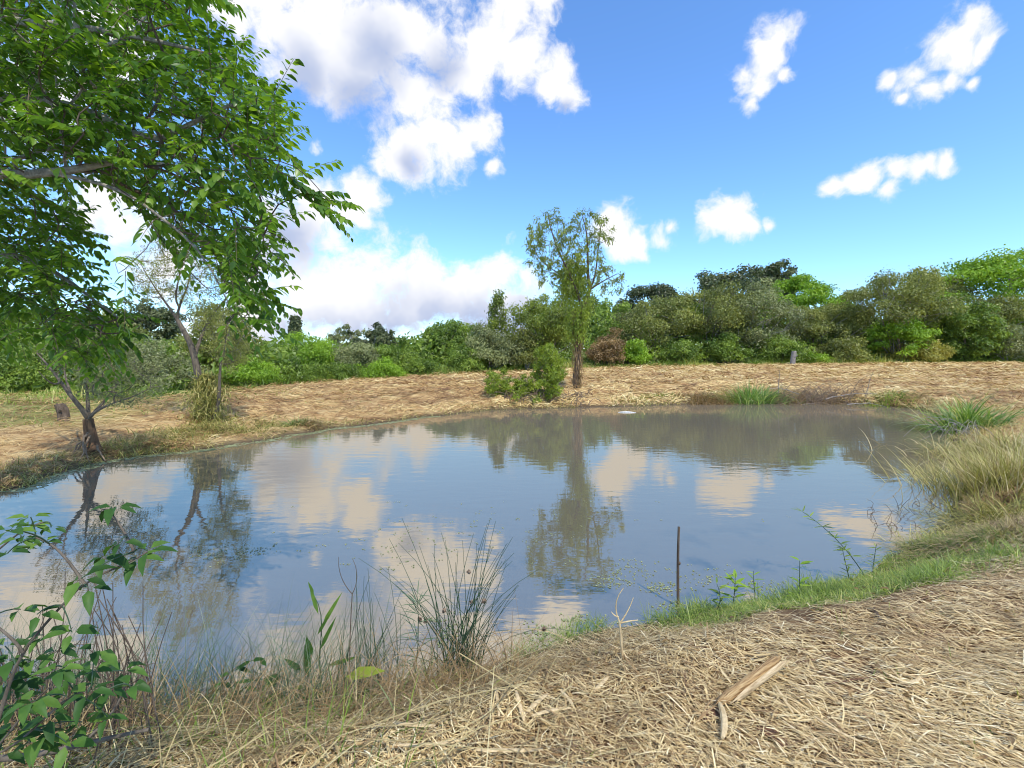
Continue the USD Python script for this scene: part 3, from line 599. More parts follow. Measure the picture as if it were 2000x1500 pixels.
ch, td = grow(stems, tg, .0045, rng, step=.22, pen=.12, curve=.35, jitter=.05, rmax=.05)
wood(t, b, ch, 'bark_brown', 14)
v, f, rr = spray_leaves(tg, unit(td + [0, 0, -.2]), 30, .22, .15, .05, rng, down=.6)
obj('crown', (v, f), 'pond_tree_leaf', t, b, rnd=rr, kind='stuff')
n = 5200                                                    # leafy vine wrapped about the upper trunk
k = rng.uniform(0, 1, n); py = 505 + 150 * k ** 1.1; wd = np.interp(py, [500, 530, 580, 620, 660], [5, 22, 30, 26, 12]) * (.6 + .8 * meshkit.noise(np.c_[py * .06, k * 0, k * 0], 4))
cx = np.interp(py, [500, 560, 600, 660], [1118, 1120, 1128, 1128]); a = rng.uniform(0, 2*np.pi, n); rad = np.sqrt(rng.uniform(.1, 1, n)) * wd / FOC * Y
P = np.c_[(cx - PX0) / FOC * Y + rad*np.cos(a), Y + rad*np.sin(a), EYE - (py - PY0) / FOC * Y]
vc = P[rng.integers(0, n, 46)]; ci = rng.integers(0, 46, n); P = vc[ci] + rng.normal(0, 1, (n, 3)) * [.17, .17, .26]
D = unit(rng.normal(0, .5, (n, 3)) + [0, 0, -.9]); N = unit(np.c_[np.cos(a), np.sin(a), 0*a + .4] + rng.normal(0, .4, (n, 3)))
v, f, rr = leaves(P, D, N, rng.uniform(.1, .2, n), rng.uniform(.04, .08, n), rnd=np.clip(rng.uniform(0, .6, n) + .4 * meshkit.noise(P * 2, 6), 0, 1))
obj('vine', (v, f), 'vine_leaf', t, b, rnd=rr, kind='stuff')
n = 1500; py = rng.uniform(600, 765, n); a = rng.uniform(0, 2*np.pi, n); rad = (.05 + .24 * rng.uniform(0, 1, n) ** 2.5)
P = np.c_[(1128 - PX0) / FOC * Y + rad*np.cos(a), Y + rad*np.sin(a), EYE - (py - PY0) / FOC * Y]
v, f, rr = ribbons(P, rng.normal(0, .3, (n, 3)) + [0, 0, -1], rng.uniform(.15, .5, n), .03, rng.uniform(-.6, .6, n), rng, 3, rnd=rng.uniform(0, .7, n))
obj('hanging_stems', (v, f), 'brown_leaf', t, b, rnd=rr, kind='stuff')

# leafy shrub at its foot
rng = np.random.default_rng(12)
Y = 19.6; b = ground_at(1040, Y); b[2] -= .05
t, _ = thing('bank_shrub', 'leafy green shrub with tangled stems at the left foot of the slender pond tree', 'shrub', None, b)
poly = [(948,768),(955,735),(985,724),(1005,745),(1040,735),(1045,690),(1075,675),(1095,700),(1098,740),(1092,770),(1040,785),(985,785)]
q = poly_sample(poly, 190, rng); tg = np.array([at(a, c, Y + rng.normal(0, .55)) for a, c in q])
stems = [(smooth_path([b + [dx, dy, 0], b + [dx*1.6 + rng.normal(0, .1), dy, .35 + rng.uniform(0, .2)], at(px, py, Y + dy)], 6), np.linspace(.03, .015, 6)) for dx, dy, px, py in
         [(.3,0,1070,720), (-.2,.1,1010,760), (-.5,-.1,970,750), (.6,.2,1085,740), (0,-.2,1040,745)]]
ch, td = grow(stems, tg, .004, rng, step=.15, pen=.2, jitter=.06, rmax=.02)
wood(t, b, ch, 'root_brown', 10)
v, f, rr = spray_leaves(tg, td, 52, .2, .135, .06, rng, down=.1, tone=.6)
obj('leaves', (v, f), 'vine_leaf', t, b, rnd=rr, kind='stuff')
rt = []
for _ in range(170):                                       # the bare stems and roots knotted along the water
    s0 = ground_at(rng.uniform(985, 1150), rng.uniform(18.7, 20.2)); L = rng.uniform(.3, .9); a = rng.uniform(0, 2*np.pi)
    e = s0 + [L*math.cos(a), L*math.sin(a)*.5, rng.uniform(-.25, .35)]; rt.append((smooth_path([s0 - [0,0,.05], (s0+e)/2 + [0, 0, rng.uniform(.05, .3)], e], 6), np.linspace(.016, .006, 6)))
obj('roots', tubes(rt, 4)[:2], 'root_brown', t, b, kind='stuff')

# leaning tree with vines on the left bank
rng = np.random.default_rng(13)
Y = 13.2; b = ground_at(412, Y); b[2] -= .05
t, _ = thing('leaning_tree', 'leaning sparse tree with forked bare boughs and a skirt of vines, on the left bank', 'tree', None, b)
stems = [stem([(412,815),(405,780),(390,740),(380,700),(372,672),(358,645),(347,625)], Y, .12, .058, 13, b),
         stem([(347,625),(350,600),(362,570),(372,535,.2),(378,495,.3)], Y, .04, .009, 9),
         stem([(347,625),(330,600,.2),(312,575,.3),(292,545,.2),(275,515,0)], Y, .04, .009, 9),
         stem([(350,600),(345,565,-.4),(352,525,-.5),(345,492,-.4)], Y, .03, .008, 8),
         stem([(380,700),(392,660,.4),(412,620,.5),(440,585,.4),(462,560,.3)], Y, .055, .012, 9),
         stem([(412,812),(428,770,-.3),(430,720,-.4),(440,670,-.3),(455,630,0)], Y, .055, .014, 10, b + [.1, -.1, 0])]
poly = [(255,575),(262,510),(300,470),(340,440),(400,432),(455,470),(470,540),(478,590),(482,690),(440,735),(415,690),(400,640),(370,600),(330,590),(290,590)]
q = poly_sample(poly, 330, rng); tg = np.array([at(a, c, Y + rng.normal(0, .6)) for a, c in q])
ch, td = grow(stems, tg, .0028, rng, step=.14, pen=.12, curve=.35, jitter=.06, rmax=.03)
wood(t, b, ch, 'bark_mid', 16, 'bark_brown')
up = tg[:, 2] > at(0, 610, Y)[2]
v, f, rr = cat_mesh([spray_leaves(tg[up], td[up], 34, .17, .08, .02, rng, down=.3), spray_leaves(tg[~up], td[~up], 52, .22, .085, .024, rng, down=.3)])
obj('crown', (v, f), 'olive_leaf', t, b, rnd=rr, kind='stuff')
n = 4200; py = rng.uniform(730, 860, n); wd = np.interp(py, [725, 760, 820, 860], [14, 26, 38, 52]); ux = rng.normal(0, .5, n)
P = np.array([at(x_, y_, Y - .1) for x_, y_ in zip(405 + ux * wd, py)]); P[:, 1] += rng.normal(0, .3, n) * wd / 40
P[:, 2] = np.maximum(P[:, 2], height(P[:, 0], P[:, 1], False) + .03)
v, f, rr = cat_mesh([ribbons(P[:2400], rng.normal(0, .5, (2400, 3)) + [0, 0, -.6], rng.uniform(.15, .45, 2400), .018, rng.uniform(-1, .8, 2400), rng, 3, rnd=rng.uniform(0, .8, 2400)),
                     leaves(P[2400:], rand_dirs(n - 2400, rng) + [0, 0, -.3], unit(rng.normal(size=(n - 2400, 3)) + [0, -.4, .5]), rng.uniform(.06, .12, n - 2400), rng.uniform(.03, .05, n - 2400), rnd=rng.uniform(0, .7, n - 2400))])
obj('vine', (v, f), 'mixed_grass', t, b, rnd=rr, kind='stuff')

# grey, nearly dead little tree at the left shore
rng = np.random.default_rng(14)
Y = 9.6; b = ground_at(184, Y); b[2] -= .05
t, _ = thing('dead_limbed_tree', 'small thick-trunked tree with grey dead limbs and bare roots at the left shore', 'tree', None, b)
stems = [stem([(184,888),(180,865),(175,840),(172,818)], Y, .125, .09, 9, b),
         stem([(172,818),(158,797,-.1),(140,775,-.15),(118,745,-.1),(95,715,0),(72,690,.1)], Y, .05, .011, 10),
         stem([(172,818),(172,795,.1),(170,765,.15),(166,735,.1)], Y, .045, .014, 8),
         stem([(173,820),(188,803,-.2),(215,790,-.3),(250,778,-.4),(290,760,-.4)], Y, .036, .009, 10),
         stem([(173,820),(196,792,.2),(215,770,.3),(235,735,.4),(262,705,.4)], Y, .034, .008, 10),
         stem([(140,775,-.15),(128,735,.3),(125,705,.4),(132,672,.4)], Y, .03, .008, 8),
         stem([(118,745,-.1),(95,745,-.5),(75,725,-.6)], Y, .024, .006, 6)]
poly = [(62,705),(85,665),(140,650),(200,660),(260,680),(320,720),(325,755),(290,785),(230,790),(190,780),(150,760),(110,740)]
q = poly_sample(poly, 330, rng); tg = np.array([at(a, c, Y + rng.normal(0, .5)) for a, c in q])
ch, td = grow(stems, tg, .0022, rng, step=.1, pen=.1, curve=.4, jitter=.08, rmax=.02)
ch[0][1][:3] *= [1.35, 1.15, 1.05]
obj('trunk', tube(ch[0][0], ch[0][1], 12), 'bark_orange', t, b, smooth=True)
rest = sorted(ch[1:], key=lambda q: -q[1][0] ** 2 * len(q[0]))
for p, r in rest[:18]: obj('branch', tube(p, r, 7), 'bark_mid', t, b, smooth=True)
obj('twigs', tubes(rest[18:], 4)[:2], 'bark_mid', t, b, kind='stuff')
sel = (q[:, 0] > 150) | (q[:, 1] < 690)
v, f, rr = spray_leaves(tg[sel], td[sel], 16, .14, .065, .024, rng, down=.2)
obj('leaves', (v, f), 'grey_leaf', t, b, rnd=rr, kind='stuff')
for k, pts in enumerate([[(172,845,-.15),(160,862,-.3),(163,885,-.4),(150,905,-.5),(132,925,-.7)], [(176,850,-.15),(168,872,-.25),(172,893,-.35),(190,908,-.5)], [(165,850,-.1),(150,880,-.2),(135,893,-.2),(125,912,-.3)], [(190,870,-.15),(200,892,-.2),(215,900,-.3)], [(160,862,-.3),(148,872,-.35),(142,890,-.4)]]):
    P = smooth_path(px_path(pts, Y), 9, .012, rng); P[:, 2] = np.maximum(P[:, 2], height(P[:, 0], P[:, 1]) - .01)
    obj('root', tube(P, np.linspace(.022, .007, 9), 6), 'root_brown', t, b, smooth=True)

# ------------------------------------------------------------------ the big tree hanging over from the left
rng = np.random.default_rng(21)
b = np.array([-6.9, 3.3, 0.0]); b[2] = float(height(b[:1], b[1:2])[0]) - .1
t, _ = thing('overhanging_tree', 'large leafy tree hanging its green branches over the pond from the upper left', 'tree', None, b)
tr = smooth_path([b, b + [.15, .1, 1.6], b + [.1, .25, 3.2], b + [.5, .5, 5.2], b + [.9, .6, 7.2]], 14)
stems = [(tr, np.linspace(.24, .09, 14)),
         (smooth_path(np.vstack([b + [.13, .2, 2.6], px_path([(-180,350,0),(0,341,0),(105,338,0),(160,328,0),(221,315,0)], 3.6)]), 12), np.r_[np.linspace(.085, .030, 11), .026]),
         (smooth_path(px_path([(95,339,0),(170,352,-.1),(250,380,-.15),(315,425,-.2),(370,470,-.15),(420,540,-.1),(455,610,0)], 3.6), 12), np.linspace(.017, .004, 12)),
         (smooth_path(px_path([(200,335,.1),(290,325,.1),(360,350,.1),(430,395,.1),(500,440,0),(560,470,-.1)], 3.7), 12), np.linspace(.012, .003, 12)),
         (smooth_path(np.vstack([tr[8], px_path([(0,190,.3),(200,230,.2),(320,270,0),(385,235,-.1),(450,205,-.2),(540,200,-.2)], 3.9)]), 14), np.linspace(.08, .007, 14)),
         (smooth_path(np.vstack([tr[10], px_path([(0,40,.2),(200,60,0),(350,90,0),(460,120,0)], 3.8)]), 12), np.linspace(.075, .007, 12)),
         (smooth_path(np.vstack([tr[6], px_path([(-100,480,.9),(60,510,.9),(150,560,.7),(230,620,.5)], 4.0)]), 11), np.linspace(.06, .008, 11)),
         (smooth_path(np.vstack([tr[12], px_path([(0,-180,.4),(250,-80,.3),(420,-20,.2)], 3.6)]), 10), np.linspace(.07, .008, 10)),
         (smooth_path(px_path([(430,260,0),(510,310,-.1),(575,325,-.2),(625,372,-.25),(655,405,-.3)], 3.4), 9), np.linspace(.007, .002, 9))]
R1 = [(-150,-160),(475,-60),(425,50),(480,130),(520,170),(575,215),(590,280),(565,330),(535,400),(560,470),(520,500),(520,560),(530,610),(485,660),(470,600),(455,550),(400,520),(360,500),(310,440),(260,400),(200,350),(100,370),(-150,370)]
R2 = [(-150,380),(40,385),(130,420),(175,470),(180,520),(160,580),(60,620),(-150,660)]
R3 = [(20,600),(150,580),(240,600),(290,650),(280,700),(220,730),(130,690),(40,680)]
tg, big = [], []
for poly, n, y0, y1 in ((R1, 1450, 3.1, 6.2), (R2, 360, 3.8, 6.4), (R3, 95, 3.8, 5.2)):
    for a, c in poly_sample(poly, n, rng): tg.append(at(a - (44 if a > 150 else 15), c - 26, rng.uniform(y0, y1)))
for a, c in [(500,300),(530,330),(560,335),(585,350),(610,375),(630,400),(650,415),(560,480),(545,520),(540,560),(530,600),(520,640),(270,535),(290,545),(560,400),(575,440),(515,460),(470,480),(490,520),(480,570),(430,10),(440,0)]:
    tg.append(at(a - 45, c - 20, rng.uniform(3.1, 3.6)))
for a, c in [(560,335),(585,350),(605,368),(622,385),(640,402),(575,300),(540,470),(555,500),(530,540),(515,590),(500,630),(470,640)]: tg.append(at(a - 26, c - 8, rng.uniform(3.25, 3.5)))
tg = np.array(tg)
ch, td = grow(stems, tg, .0022, rng, step=.16, pen=.12, curve=.3, jitter=.06, rmax=.03)
obj('trunk', tube(ch[0][0], ch[0][1], 12), 'bark_grey', t, b, smooth=True)
rest = sorted(ch[1:], key=lambda q: -q[1][0] ** 2 * len(q[0]))
for p, r in rest[:26]: obj('branch', tube(p, r, 7), 'bark_pale', t, b, smooth=True)
obj('twigs', tubes(rest[26:], 4)[:2], 'bark_brown', t, b, kind='stuff')
LP, LD, LN, LL, LT, tw = [], [], [], [], [], []
for k, p in enumerate(tg):                                   # each twig end: a drooping spray of alternate leaves
    d = unit(td[k] * .6 + [.45, rng.normal(0, .35), rng.normal(-.05, .25)]); L = rng.uniform(.26, .46); m = int(rng.integers(14, 20))
    s = np.linspace(.04, 1, m)[:, None]; C = p + d * L * s + np.array([0, 0, -1]) * (s ** 2) * L * rng.uniform(.05, .3)
    tang = unit(np.gradient(C, axis=0)); side = unit(np.cross(tang, UP)) * np.where(np.arange(m) % 2, 1, -1)[:, None]
    tw.append((C[::3] if m % 3 == 1 else np.vstack([C[::3], C[-1:]]), np.linspace(.0028, .0012, len(C[::3]) + (0 if m % 3 == 1 else 1))))
    LP.append(C + side * .008); LD.append(unit(tang * .55 + side * .75 + [0, 0, -.42] + rng.normal(0, .16, (m, 3)))); LN.append(unit(UP + side * .25 + rng.normal(0, .28, (m, 3))))
    LL.append(.086 * rng.uniform(.6, 1.25, m) * (1 - .25 * s[:, 0] ** 3)); LT.append(np.clip(rng.uniform(0, .55) + rng.uniform(0, .4, m) + (rng.uniform(size=m) < .05) * .5, 0, 1))
LP, LD, LN, LL, LT = np.vstack(LP), np.vstack(LD), np.vstack(LN), np.concatenate(LL), np.concatenate(LT)
obj('leaf_stalks', tubes(tw, 3)[:2], 'bark_brown', t, b, kind='stuff')
u = PX0 + LP[:, 0] / LP[:, 1] * FOC; w = PY0 - (LP[:, 2] - EYE) / LP[:, 1] * FOC
size = np.where((u > 5) & (u < 1990) & (w > 5), LL / LP[:, 1], 0); pick = np.argsort(-size)[:300]; left = np.setdiff1d(np.arange(len(LP)), pick)
W = LL * rng.uniform(.5, .62, len(LL))
for k in pick:
    v, f, rr = leaves(LP[k:k+1], LD[k:k+1], LN[k:k+1], LL[k:k+1], W[k:k+1], 'full', rnd=LT[k:k+1], droop=.16, fold=.12)
    obj('leaf', (v, f), 'overhang_leaf', t, b, rnd=rr, smooth=True)
v, f, rr = leaves(LP[left], LD[left], LN[left], LL[left], W[left], 'full', rnd=LT[left], droop=.16, fold=.12)
obj('leaves', (v, f), 'overhang_leaf', t, b, rnd=rr, kind='stuff', smooth=True)

# ------------------------------------------------------------------ straw, grass and litter
def slope_normal(x, y):
    e = .05; return unit(np.stack([-(height(x + e, y) - height(x - e, y)) / (2*e), -(height(x, y + e) - height(x, y - e)) / (2*e), np.ones(len(x))], 1))
def lay_straw(x, y, L, W, az, rng, lift=.03, pitch=.16, rnd=None):
    """Straw pieces lying on the ground: bent folded strips of four triangles."""
    n = len(x); N = slope_normal(x, y); h = np.stack([np.cos(az), np.sin(az), 0*az], 1); D = unit(h - N * (h * N).sum(1)[:, None] + N * rng.normal(0, pitch, n)[:, None]); S = unit(np.cross(N, D)); N = np.cross(D, S)
    M = np.stack([x, y, height(x, y) + rng.uniform(0, 1, n) ** 2 * lift + .003], 1); l = (L * .5)[:, None]; w = (W * .5)[:, None]; bow = rng.normal(0, .07, n)[:, None] * l; kink = rng.normal(0, .10, n)[:, None] * l
    V = np.stack([M - D*l + S*w*.8, M - D*l - S*w*.8, M + N*(w*.7 + bow) + S*kink + S*w, M + N*(w*.7 + bow) + S*kink - S*w, M + D*l + S*w*.7, M + D*l - S*w*.7], 1)
    T = np.array([[0, 1, 3], [0, 3, 2], [2, 3, 5], [2, 5, 4]])
    F = (np.arange(n)[:, None, None] * 6 + T).reshape(-1, 3)
    return V.reshape(-1, 3), F, np.repeat(rng.uniform(0, 1, n) if rnd is None else rnd, 6)

rng = np.random.default_rng(31)
n = 310000; y = rng.uniform(0, 1, n) ** 1.35 * 6.2 + .85; x = rng.uniform(-1.35, 1.35, n) * (y + .5) 
sd = shore_dist(x, y); gmask = sstep(.2, 1.0, sd + .8 * (meshkit.noise(np.c_[x*1.5, y*1.5, 0*x], 5) - .5)); greenbank = sstep(.9, 2.1, x) * (1 - sstep(.45, 1.3, sd))
clot = meshkit.fbm(np.c_[x*1.1, y*1.1, 0*x], 3, 12); keep = (sd > .07) & (rng.uniform(size=n) < .42 + 1.25 * sstep(.3, .6, clot)) & (rng.uniform(size=n) > greenbank * .85) & (rng.uniform(size=n) < np.clip(1.15 - sstep(3.5, 7, y) * .5 - sstep(-.3, -2.2, x) * .45, 0, 1))
x, y, sd = x[keep], y[keep], sd[keep]; n = len(x)
az = np.where(rng.uniform(size=n) < .5 * sstep(0, 2, x) + .2, -.55 + rng.normal(0, .4, n), rng.uniform(0, np.pi, n))
tone = np.clip(rng.beta(2.2, 1.7, n) + .25 * (meshkit.noise(np.c_[x*2.2, y*2.2, 0*x], 6) - .5), 0, 1)
L = np.clip(rng.lognormal(-2.7, .52, n), .02, .3); W = np.clip(rng.lognormal(-5.68, .42, n), .0014, .013)
v, f, rr = lay_straw(x, y, L, W, az, rng, .05, .17, tone)
tag(obj('straw_mulch', (v, f), 'straw', rnd=rr), 'pale cut straw lying thick over the near bank', 'straw', kind='stuff')

n = 290000; y = 6.0 + rng.uniform(0, 1, n) ** 1.5 * 36; x = rng.uniform(-1.2, 1.2, n) * y
sd = shore_dist(x, y); clot = meshkit.fbm(np.c_[x * .8, y * 1.6, 0*x], 3, 13); row = .5 + .5 * np.sin(sd * 2 * np.pi / 1.5 + 5 * meshkit.noise(np.c_[x * .3, y * .3, 0*x], 7)); keep = (sd > .1) & (rng.uniform(size=n) < .2 + .35 * row + .9 * sstep(.35, .6, clot)) & (y < edge_y(x) + 1.0) & (rng.uniform(size=n) > .55 * sstep(-9, -14, x)); x, y, sd = x[keep], y[keep], sd[keep]; n = len(x)
e = .3; gx = (shore_dist(x + e, y) - sd) / e; gy = (shore_dist(x, y + e) - sd) / e; az = np.arctan2(gx, -gy) + rng.normal(0, .55, n)
row = .5 + .5 * np.sin(sd * 2 * np.pi / 1.5 + 5 * meshkit.noise(np.c_[x * .3, y * .3, 0*x], 7))
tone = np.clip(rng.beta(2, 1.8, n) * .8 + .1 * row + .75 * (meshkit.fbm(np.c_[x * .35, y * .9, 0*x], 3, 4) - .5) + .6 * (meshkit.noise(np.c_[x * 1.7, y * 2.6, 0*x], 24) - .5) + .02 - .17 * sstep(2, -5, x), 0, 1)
k = np.clip(y / 14, .55, 2.6)
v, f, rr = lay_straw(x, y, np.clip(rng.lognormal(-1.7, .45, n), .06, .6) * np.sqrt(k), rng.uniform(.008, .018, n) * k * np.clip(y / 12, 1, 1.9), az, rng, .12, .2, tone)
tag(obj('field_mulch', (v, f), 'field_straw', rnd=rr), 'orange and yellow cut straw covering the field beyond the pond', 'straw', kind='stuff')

n = 26000; y = 8 + rng.uniform(0, 1, n) ** 1.3 * 33; x = rng.uniform(-1.2, 1.2, n) * y; sd = shore_dist(x, y); clot = meshkit.fbm(np.c_[x * .7, y * 1.4, 0*x], 3, 14)
k = (sd > .3) & (y < edge_y(x) + .5) & (clot > rng.uniform(.35, .7, n)); B = np.c_[x, y, height(x, y)][k]; n = len(B); s = np.clip(B[:, 1] / 14, .6, 2)
v, f, rr = ribbons(B, rng.normal(0, .6, (n, 3)) + UP, rng.uniform(.05, .2, n) * np.sqrt(s), .012 * s, rng.uniform(.3, 2.2, n), rng, 2, rnd=np.clip(rng.beta(2, 2, n), 0, 1))
tag(obj('stubble', (v, f), 'field_straw', rnd=rr), 'upright cut stubble tufts in the field beyond the pond', 'stubble', kind='stuff')

def scatter_band(n, x0, x1, y0, y1, a, c, rng):
    """Points on the ground whose distance from the shore lies between a and c."""
    out = np.zeros((0, 2))
    while len(out) < n:
        x, y = rng.uniform(x0, x1, 6 * n), rng.uniform(y0, y1, 6 * n); sd = shore_dist(x, y); m = (sd > a) & (sd < c); out = np.vstack([out, np.c_[x, y][m]])
    return out[:n]
def blades_at(xy, rng, hmin, hmax, w, bend, lean=.35, leanto=(0, 0, 0), tone=(0, 1), seg=4):
    n = len(xy); B = np.c_[xy, height(xy[:, 0], xy[:, 1]) - .01]; D = rng.normal(0, lean, (n, 3)) * [1, 1, 0] + UP + np.array(leanto)
    return ribbons(B, D, rng.uniform(hmin, hmax, n), w * rng.uniform(.6, 1.3, n), rng.uniform(*bend, n), rng, seg, rnd=rng.uniform(*tone, n))

# green grass along the near right bank
rng = np.random.default_rng(32)
xy = scatter_band(30000, .75, 5.0, 3.3, 6.6, .03, 1.15, rng)
dens = sstep(.8, 1.9, xy[:, 0]) * (1 - sstep(.55, 1.25, shore_dist(xy[:, 0], xy[:, 1]) + .5 * (meshkit.noise(np.c_[xy * 2.2, 0 * xy[:, :1]], 3) - .5)))
dens = dens * np.clip(.55 + 1.2 * sstep(.3, .62, meshkit.fbm(np.c_[xy * 1.8, 0 * xy[:, :1]], 3, 21)), 0, 1)
xy = xy[rng.uniform(size=len(xy)) < dens]; big = meshkit.noise(np.c_[xy * 2.6, 0 * xy[:, :1]], 22) > .6
v, f, rr = cat_mesh([blades_at(xy[~big], rng, .04, .14, .006, (.4, 2.0), .7, tone=(.1, 1)), blades_at(xy[big], rng, .08, .25, .007, (.3, 1.9), .6, tone=(0, .8))])
tag(obj('bank_grass', (v, f), 'green_grass', rnd=rr), 'short fresh green grass along the near right water edge', 'grass', kind='stuff')
# low sprigs at the water edge in the middle
c = np.array([on_ground(px, py)[:2] for px, py in [(1050,1255),(1090,1245),(1130,1240),(1165,1225),(1020,1275),(900,1300),(830,1310),(1340,1190),(1290,1215)]])
xy = np.repeat(c, 170, 0) + rng.normal(0, .075, (len(c) * 170, 2))
v, f, rr = blades_at(xy, rng, .06, .22, .005, (.3, 1.8), .6, tone=(0, .85))
tag(obj('edge_grass_tufts', (v, f), 'green_grass', rnd=rr), 'green grass tufts where the straw meets the water below the pale forked twig', 'grass', kind='stuff')

c = np.c_[rng.uniform(.2, 4.2, 70), rng.uniform(1.6, 4.4, 70)]; xy = np.repeat(c, 9, 0) + rng.normal(0, .025, (630, 2)); xy = xy[shore_dist(xy[:, 0], xy[:, 1]) > .2]
v, f, rr = blades_at(xy, rng, .03, .11, .005, (.3, 1.4), .5, tone=(.1, .8))
tag(obj('green_sprouts', (v, f), 'green_grass', rnd=rr), 'small green sprouts pushing up through the near straw', 'grass', kind='stuff')
# tangle of long dry and green stalks on the near left bank
xy = np.c_[rng.uniform(-3.6, .0, 7500), rng.uniform(1.0, 3.2, 7500)]; sd = shore_dist(xy[:, 0], xy[:, 1])
k = (sd > -.06) & (rng.uniform(size=7500) < 1 - sstep(-1.0, .0, xy[:, 0]) * np.clip(sd / .3, 0, 1)); xy = xy[k]
m = rng.uniform(size=len(xy)) < .72
v, f, rr = blades_at(xy[m], rng, .12, .55, .005, (.8, 2.6), .9, (.35, .1, -.35), (.0, 1), 6)
tag(obj('dry_stalks', (v, f), 'dry_grass', rnd=rr), 'long bent dry grass stalks tangled over the near left bank', 'dry grass', kind='stuff')
v, f, rr = blades_at(xy[~m], rng, .08, .32, .0065, (.3, 1.9), .6, (.1, .1, 0), (0, .75), 5)
tag(obj('rank_grass', (v, f), 'green_grass', rnd=rr), 'green grass growing among dry stalks on the near left bank', 'grass', kind='stuff')
xy = np.c_[rng.uniform(-3.9, -.9, 5200), rng.uniform(1.6, 3.4, 5200)]; sd = shore_dist(xy[:, 0], xy[:, 1]); xy = xy[(sd > -.35) & (sd < .35)]
B = np.c_[xy, np.maximum(height(xy[:, 0], xy[:, 1]), -.05)]; n = len(xy)
v, f, rr = ribbons(B, rng.normal(0, .3, (n, 3)) + [.15, 0, 1], rng.uniform(.25, .8, n), rng.uniform(.0025, .005, n), rng.uniform(.1, 1.2, n), rng, 5, rnd=rng.uniform(0, .7, n))
tag(obj('waterside_reeds', (v, f), 'rush_stem', rnd=rr), 'thin dark reeds standing at the near left water edge', 'reeds', kind='stuff')

n = 420; x = rng.uniform(-2.6, .3, n); y = rng.uniform(1.15, 2.9, n); k = shore_dist(x, y) > .0; x, y = x[k], y[k]; n = len(x)
v, f, rr = lay_straw(x, y, rng.uniform(.3, .8, n), rng.uniform(.004, .008, n), rng.normal(.45, .5, n), rng, .16, .12, rng.uniform(.1, .95, n))
tag(obj('lying_stalks', (v, f), 'dry_grass', rnd=rr), 'long dead stalks lying criss-cross over the lower left bank', 'dry stalks', kind='stuff')

xy = np.c_[rng.uniform(-3.3, .1, 6000), rng.uniform(1.1, 3.1, 6000)]; sd = shore_dist(xy[:, 0], xy[:, 1]); xy = xy[(sd > -.12) & (sd < .8)]
v, f, rr = blades_at(xy, rng, .2, .62, .0045, (.4, 2.0), .7, (.25, 0, -.1), (0, .75), 6)
tag(obj('brown_stalks', (v, f), 'brown_leaf', rnd=rr), 'dark brown dead stalks among the grass on the near left bank', 'dry stalks', kind='stuff')
n = 420; y = rng.uniform(1.3, 4.6, n); x = rng.uniform(-1.0, 1.3, n) * y; k = shore_dist(x, y) > .2; x, y = x[k], y[k]; n = len(x)
P = np.c_[x, y, height(x, y) + rng.uniform(.02, .05, n)]; D = rng.normal(0, 1, (n, 3)) * [1, 1, .15]
v, f, rr = leaves(P, D, rng.normal(0, .35, (n, 3)) + UP, rng.uniform(.025, .07, n), rng.uniform(.012, .03, n), 'full', droop=.3, fold=.3, rnd=rng.uniform(0, .8, n))
tag(obj('leaf_litter', (v, f), 'brown_leaf', rnd=rr), 'small curled brown dead leaves in the straw', 'leaf litter', kind='stuff')

# fringe of the far shore
rng = np.random.default_rng(33)
xy = scatter_band(17000, -10, 17, 6.5, 22, -.12, .75, rng); pn = meshkit.noise(np.c_[xy * .9, 0 * xy[:, :1]], 8); xy = xy[pn > rng.uniform(.2, .75, len(xy))]
v, f, rr = blades_at(xy, rng, .06, .30, .016, (.6, 2.4), .8, tone=(.0, .9), seg=3)
tag(obj('shore_fringe', (v, f), 'mixed_grass', rnd=rr), 'ragged dead and green grass along the far water edge', 'grass', kind='stuff')
c = np.array([at(px, py, Y)[:2] for px, py, Y in [(330,860,11.3),(370,850,11.8),(420,850,12),(470,850,12.2),(520,848,12.9),(560,848,13.2),(250,890,10),(300,880,10.6),(600,842,13.6),(355,868,11.3),(450,858,12)]])
xy = np.repeat(c, 420, 0) + rng.normal(0, 1, (len(c) * 420, 2)) * [.42, .22]
xy = xy[shore_dist(xy[:, 0], xy[:, 1]) > -.03]
v, f, rr = blades_at(xy, rng, .12, .5, .016, (.8, 2.6), .9, (0, -.1, 0), (0, .8), 4)
tag(obj('bank_tussocks', (v, f), 'mixed_grass', rnd=rr), 'olive and brown tussock grass on the left bank below the leaning tree', 'grass', kind='stuff')
xy = scatter_band(2600, 4, 17, 15.5, 22, .0, .9, rng); pn = meshkit.noise(np.c_[xy * .8, 0 * xy[:, :1]], 18); xy = xy[pn > rng.uniform(.2, .7, len(xy))]
v, f, rr = blades_at(xy, rng, .15, .6, .02, (.5, 2.3), .7, tone=(0, .9), seg=4)
tag(obj('tall_fringe', (v, f), 'mixed_grass', rnd=rr), 'tall ragged green and brown grass fringe along the far right shore', 'grass', kind='stuff')
xy = scatter_band(2200, -10, -5.6, 6.8, 11, -.1, .9, rng)
v, f, rr = blades_at(xy, rng, .08, .3, .012, (.3, 2.2), .9, tone=(0, .8), seg=3)
tag(obj('left_shore_weeds', (v, f), 'mixed_grass', rnd=rr), 'grey green weeds and twigs round the roots of the dead-limbed tree', 'weeds', kind='stuff')
xy = np.c_[rng.uniform(-24, -8, 9000), rng.uniform(11.5, 21, 9000)]; k = (meshkit.noise(np.c_[xy * .7, 0 * xy[:, :1]], 5) + sstep(-9, -13, xy[:, 0]) * .5 > .72) & (xy[:, 1] < edge_y(xy[:, 0]) + .5); xy = xy[k]
v, f, rr = blades_at(xy, rng, .06, .22, .022, (.3, 1.6), .6, tone=(.2, 1), seg=2)
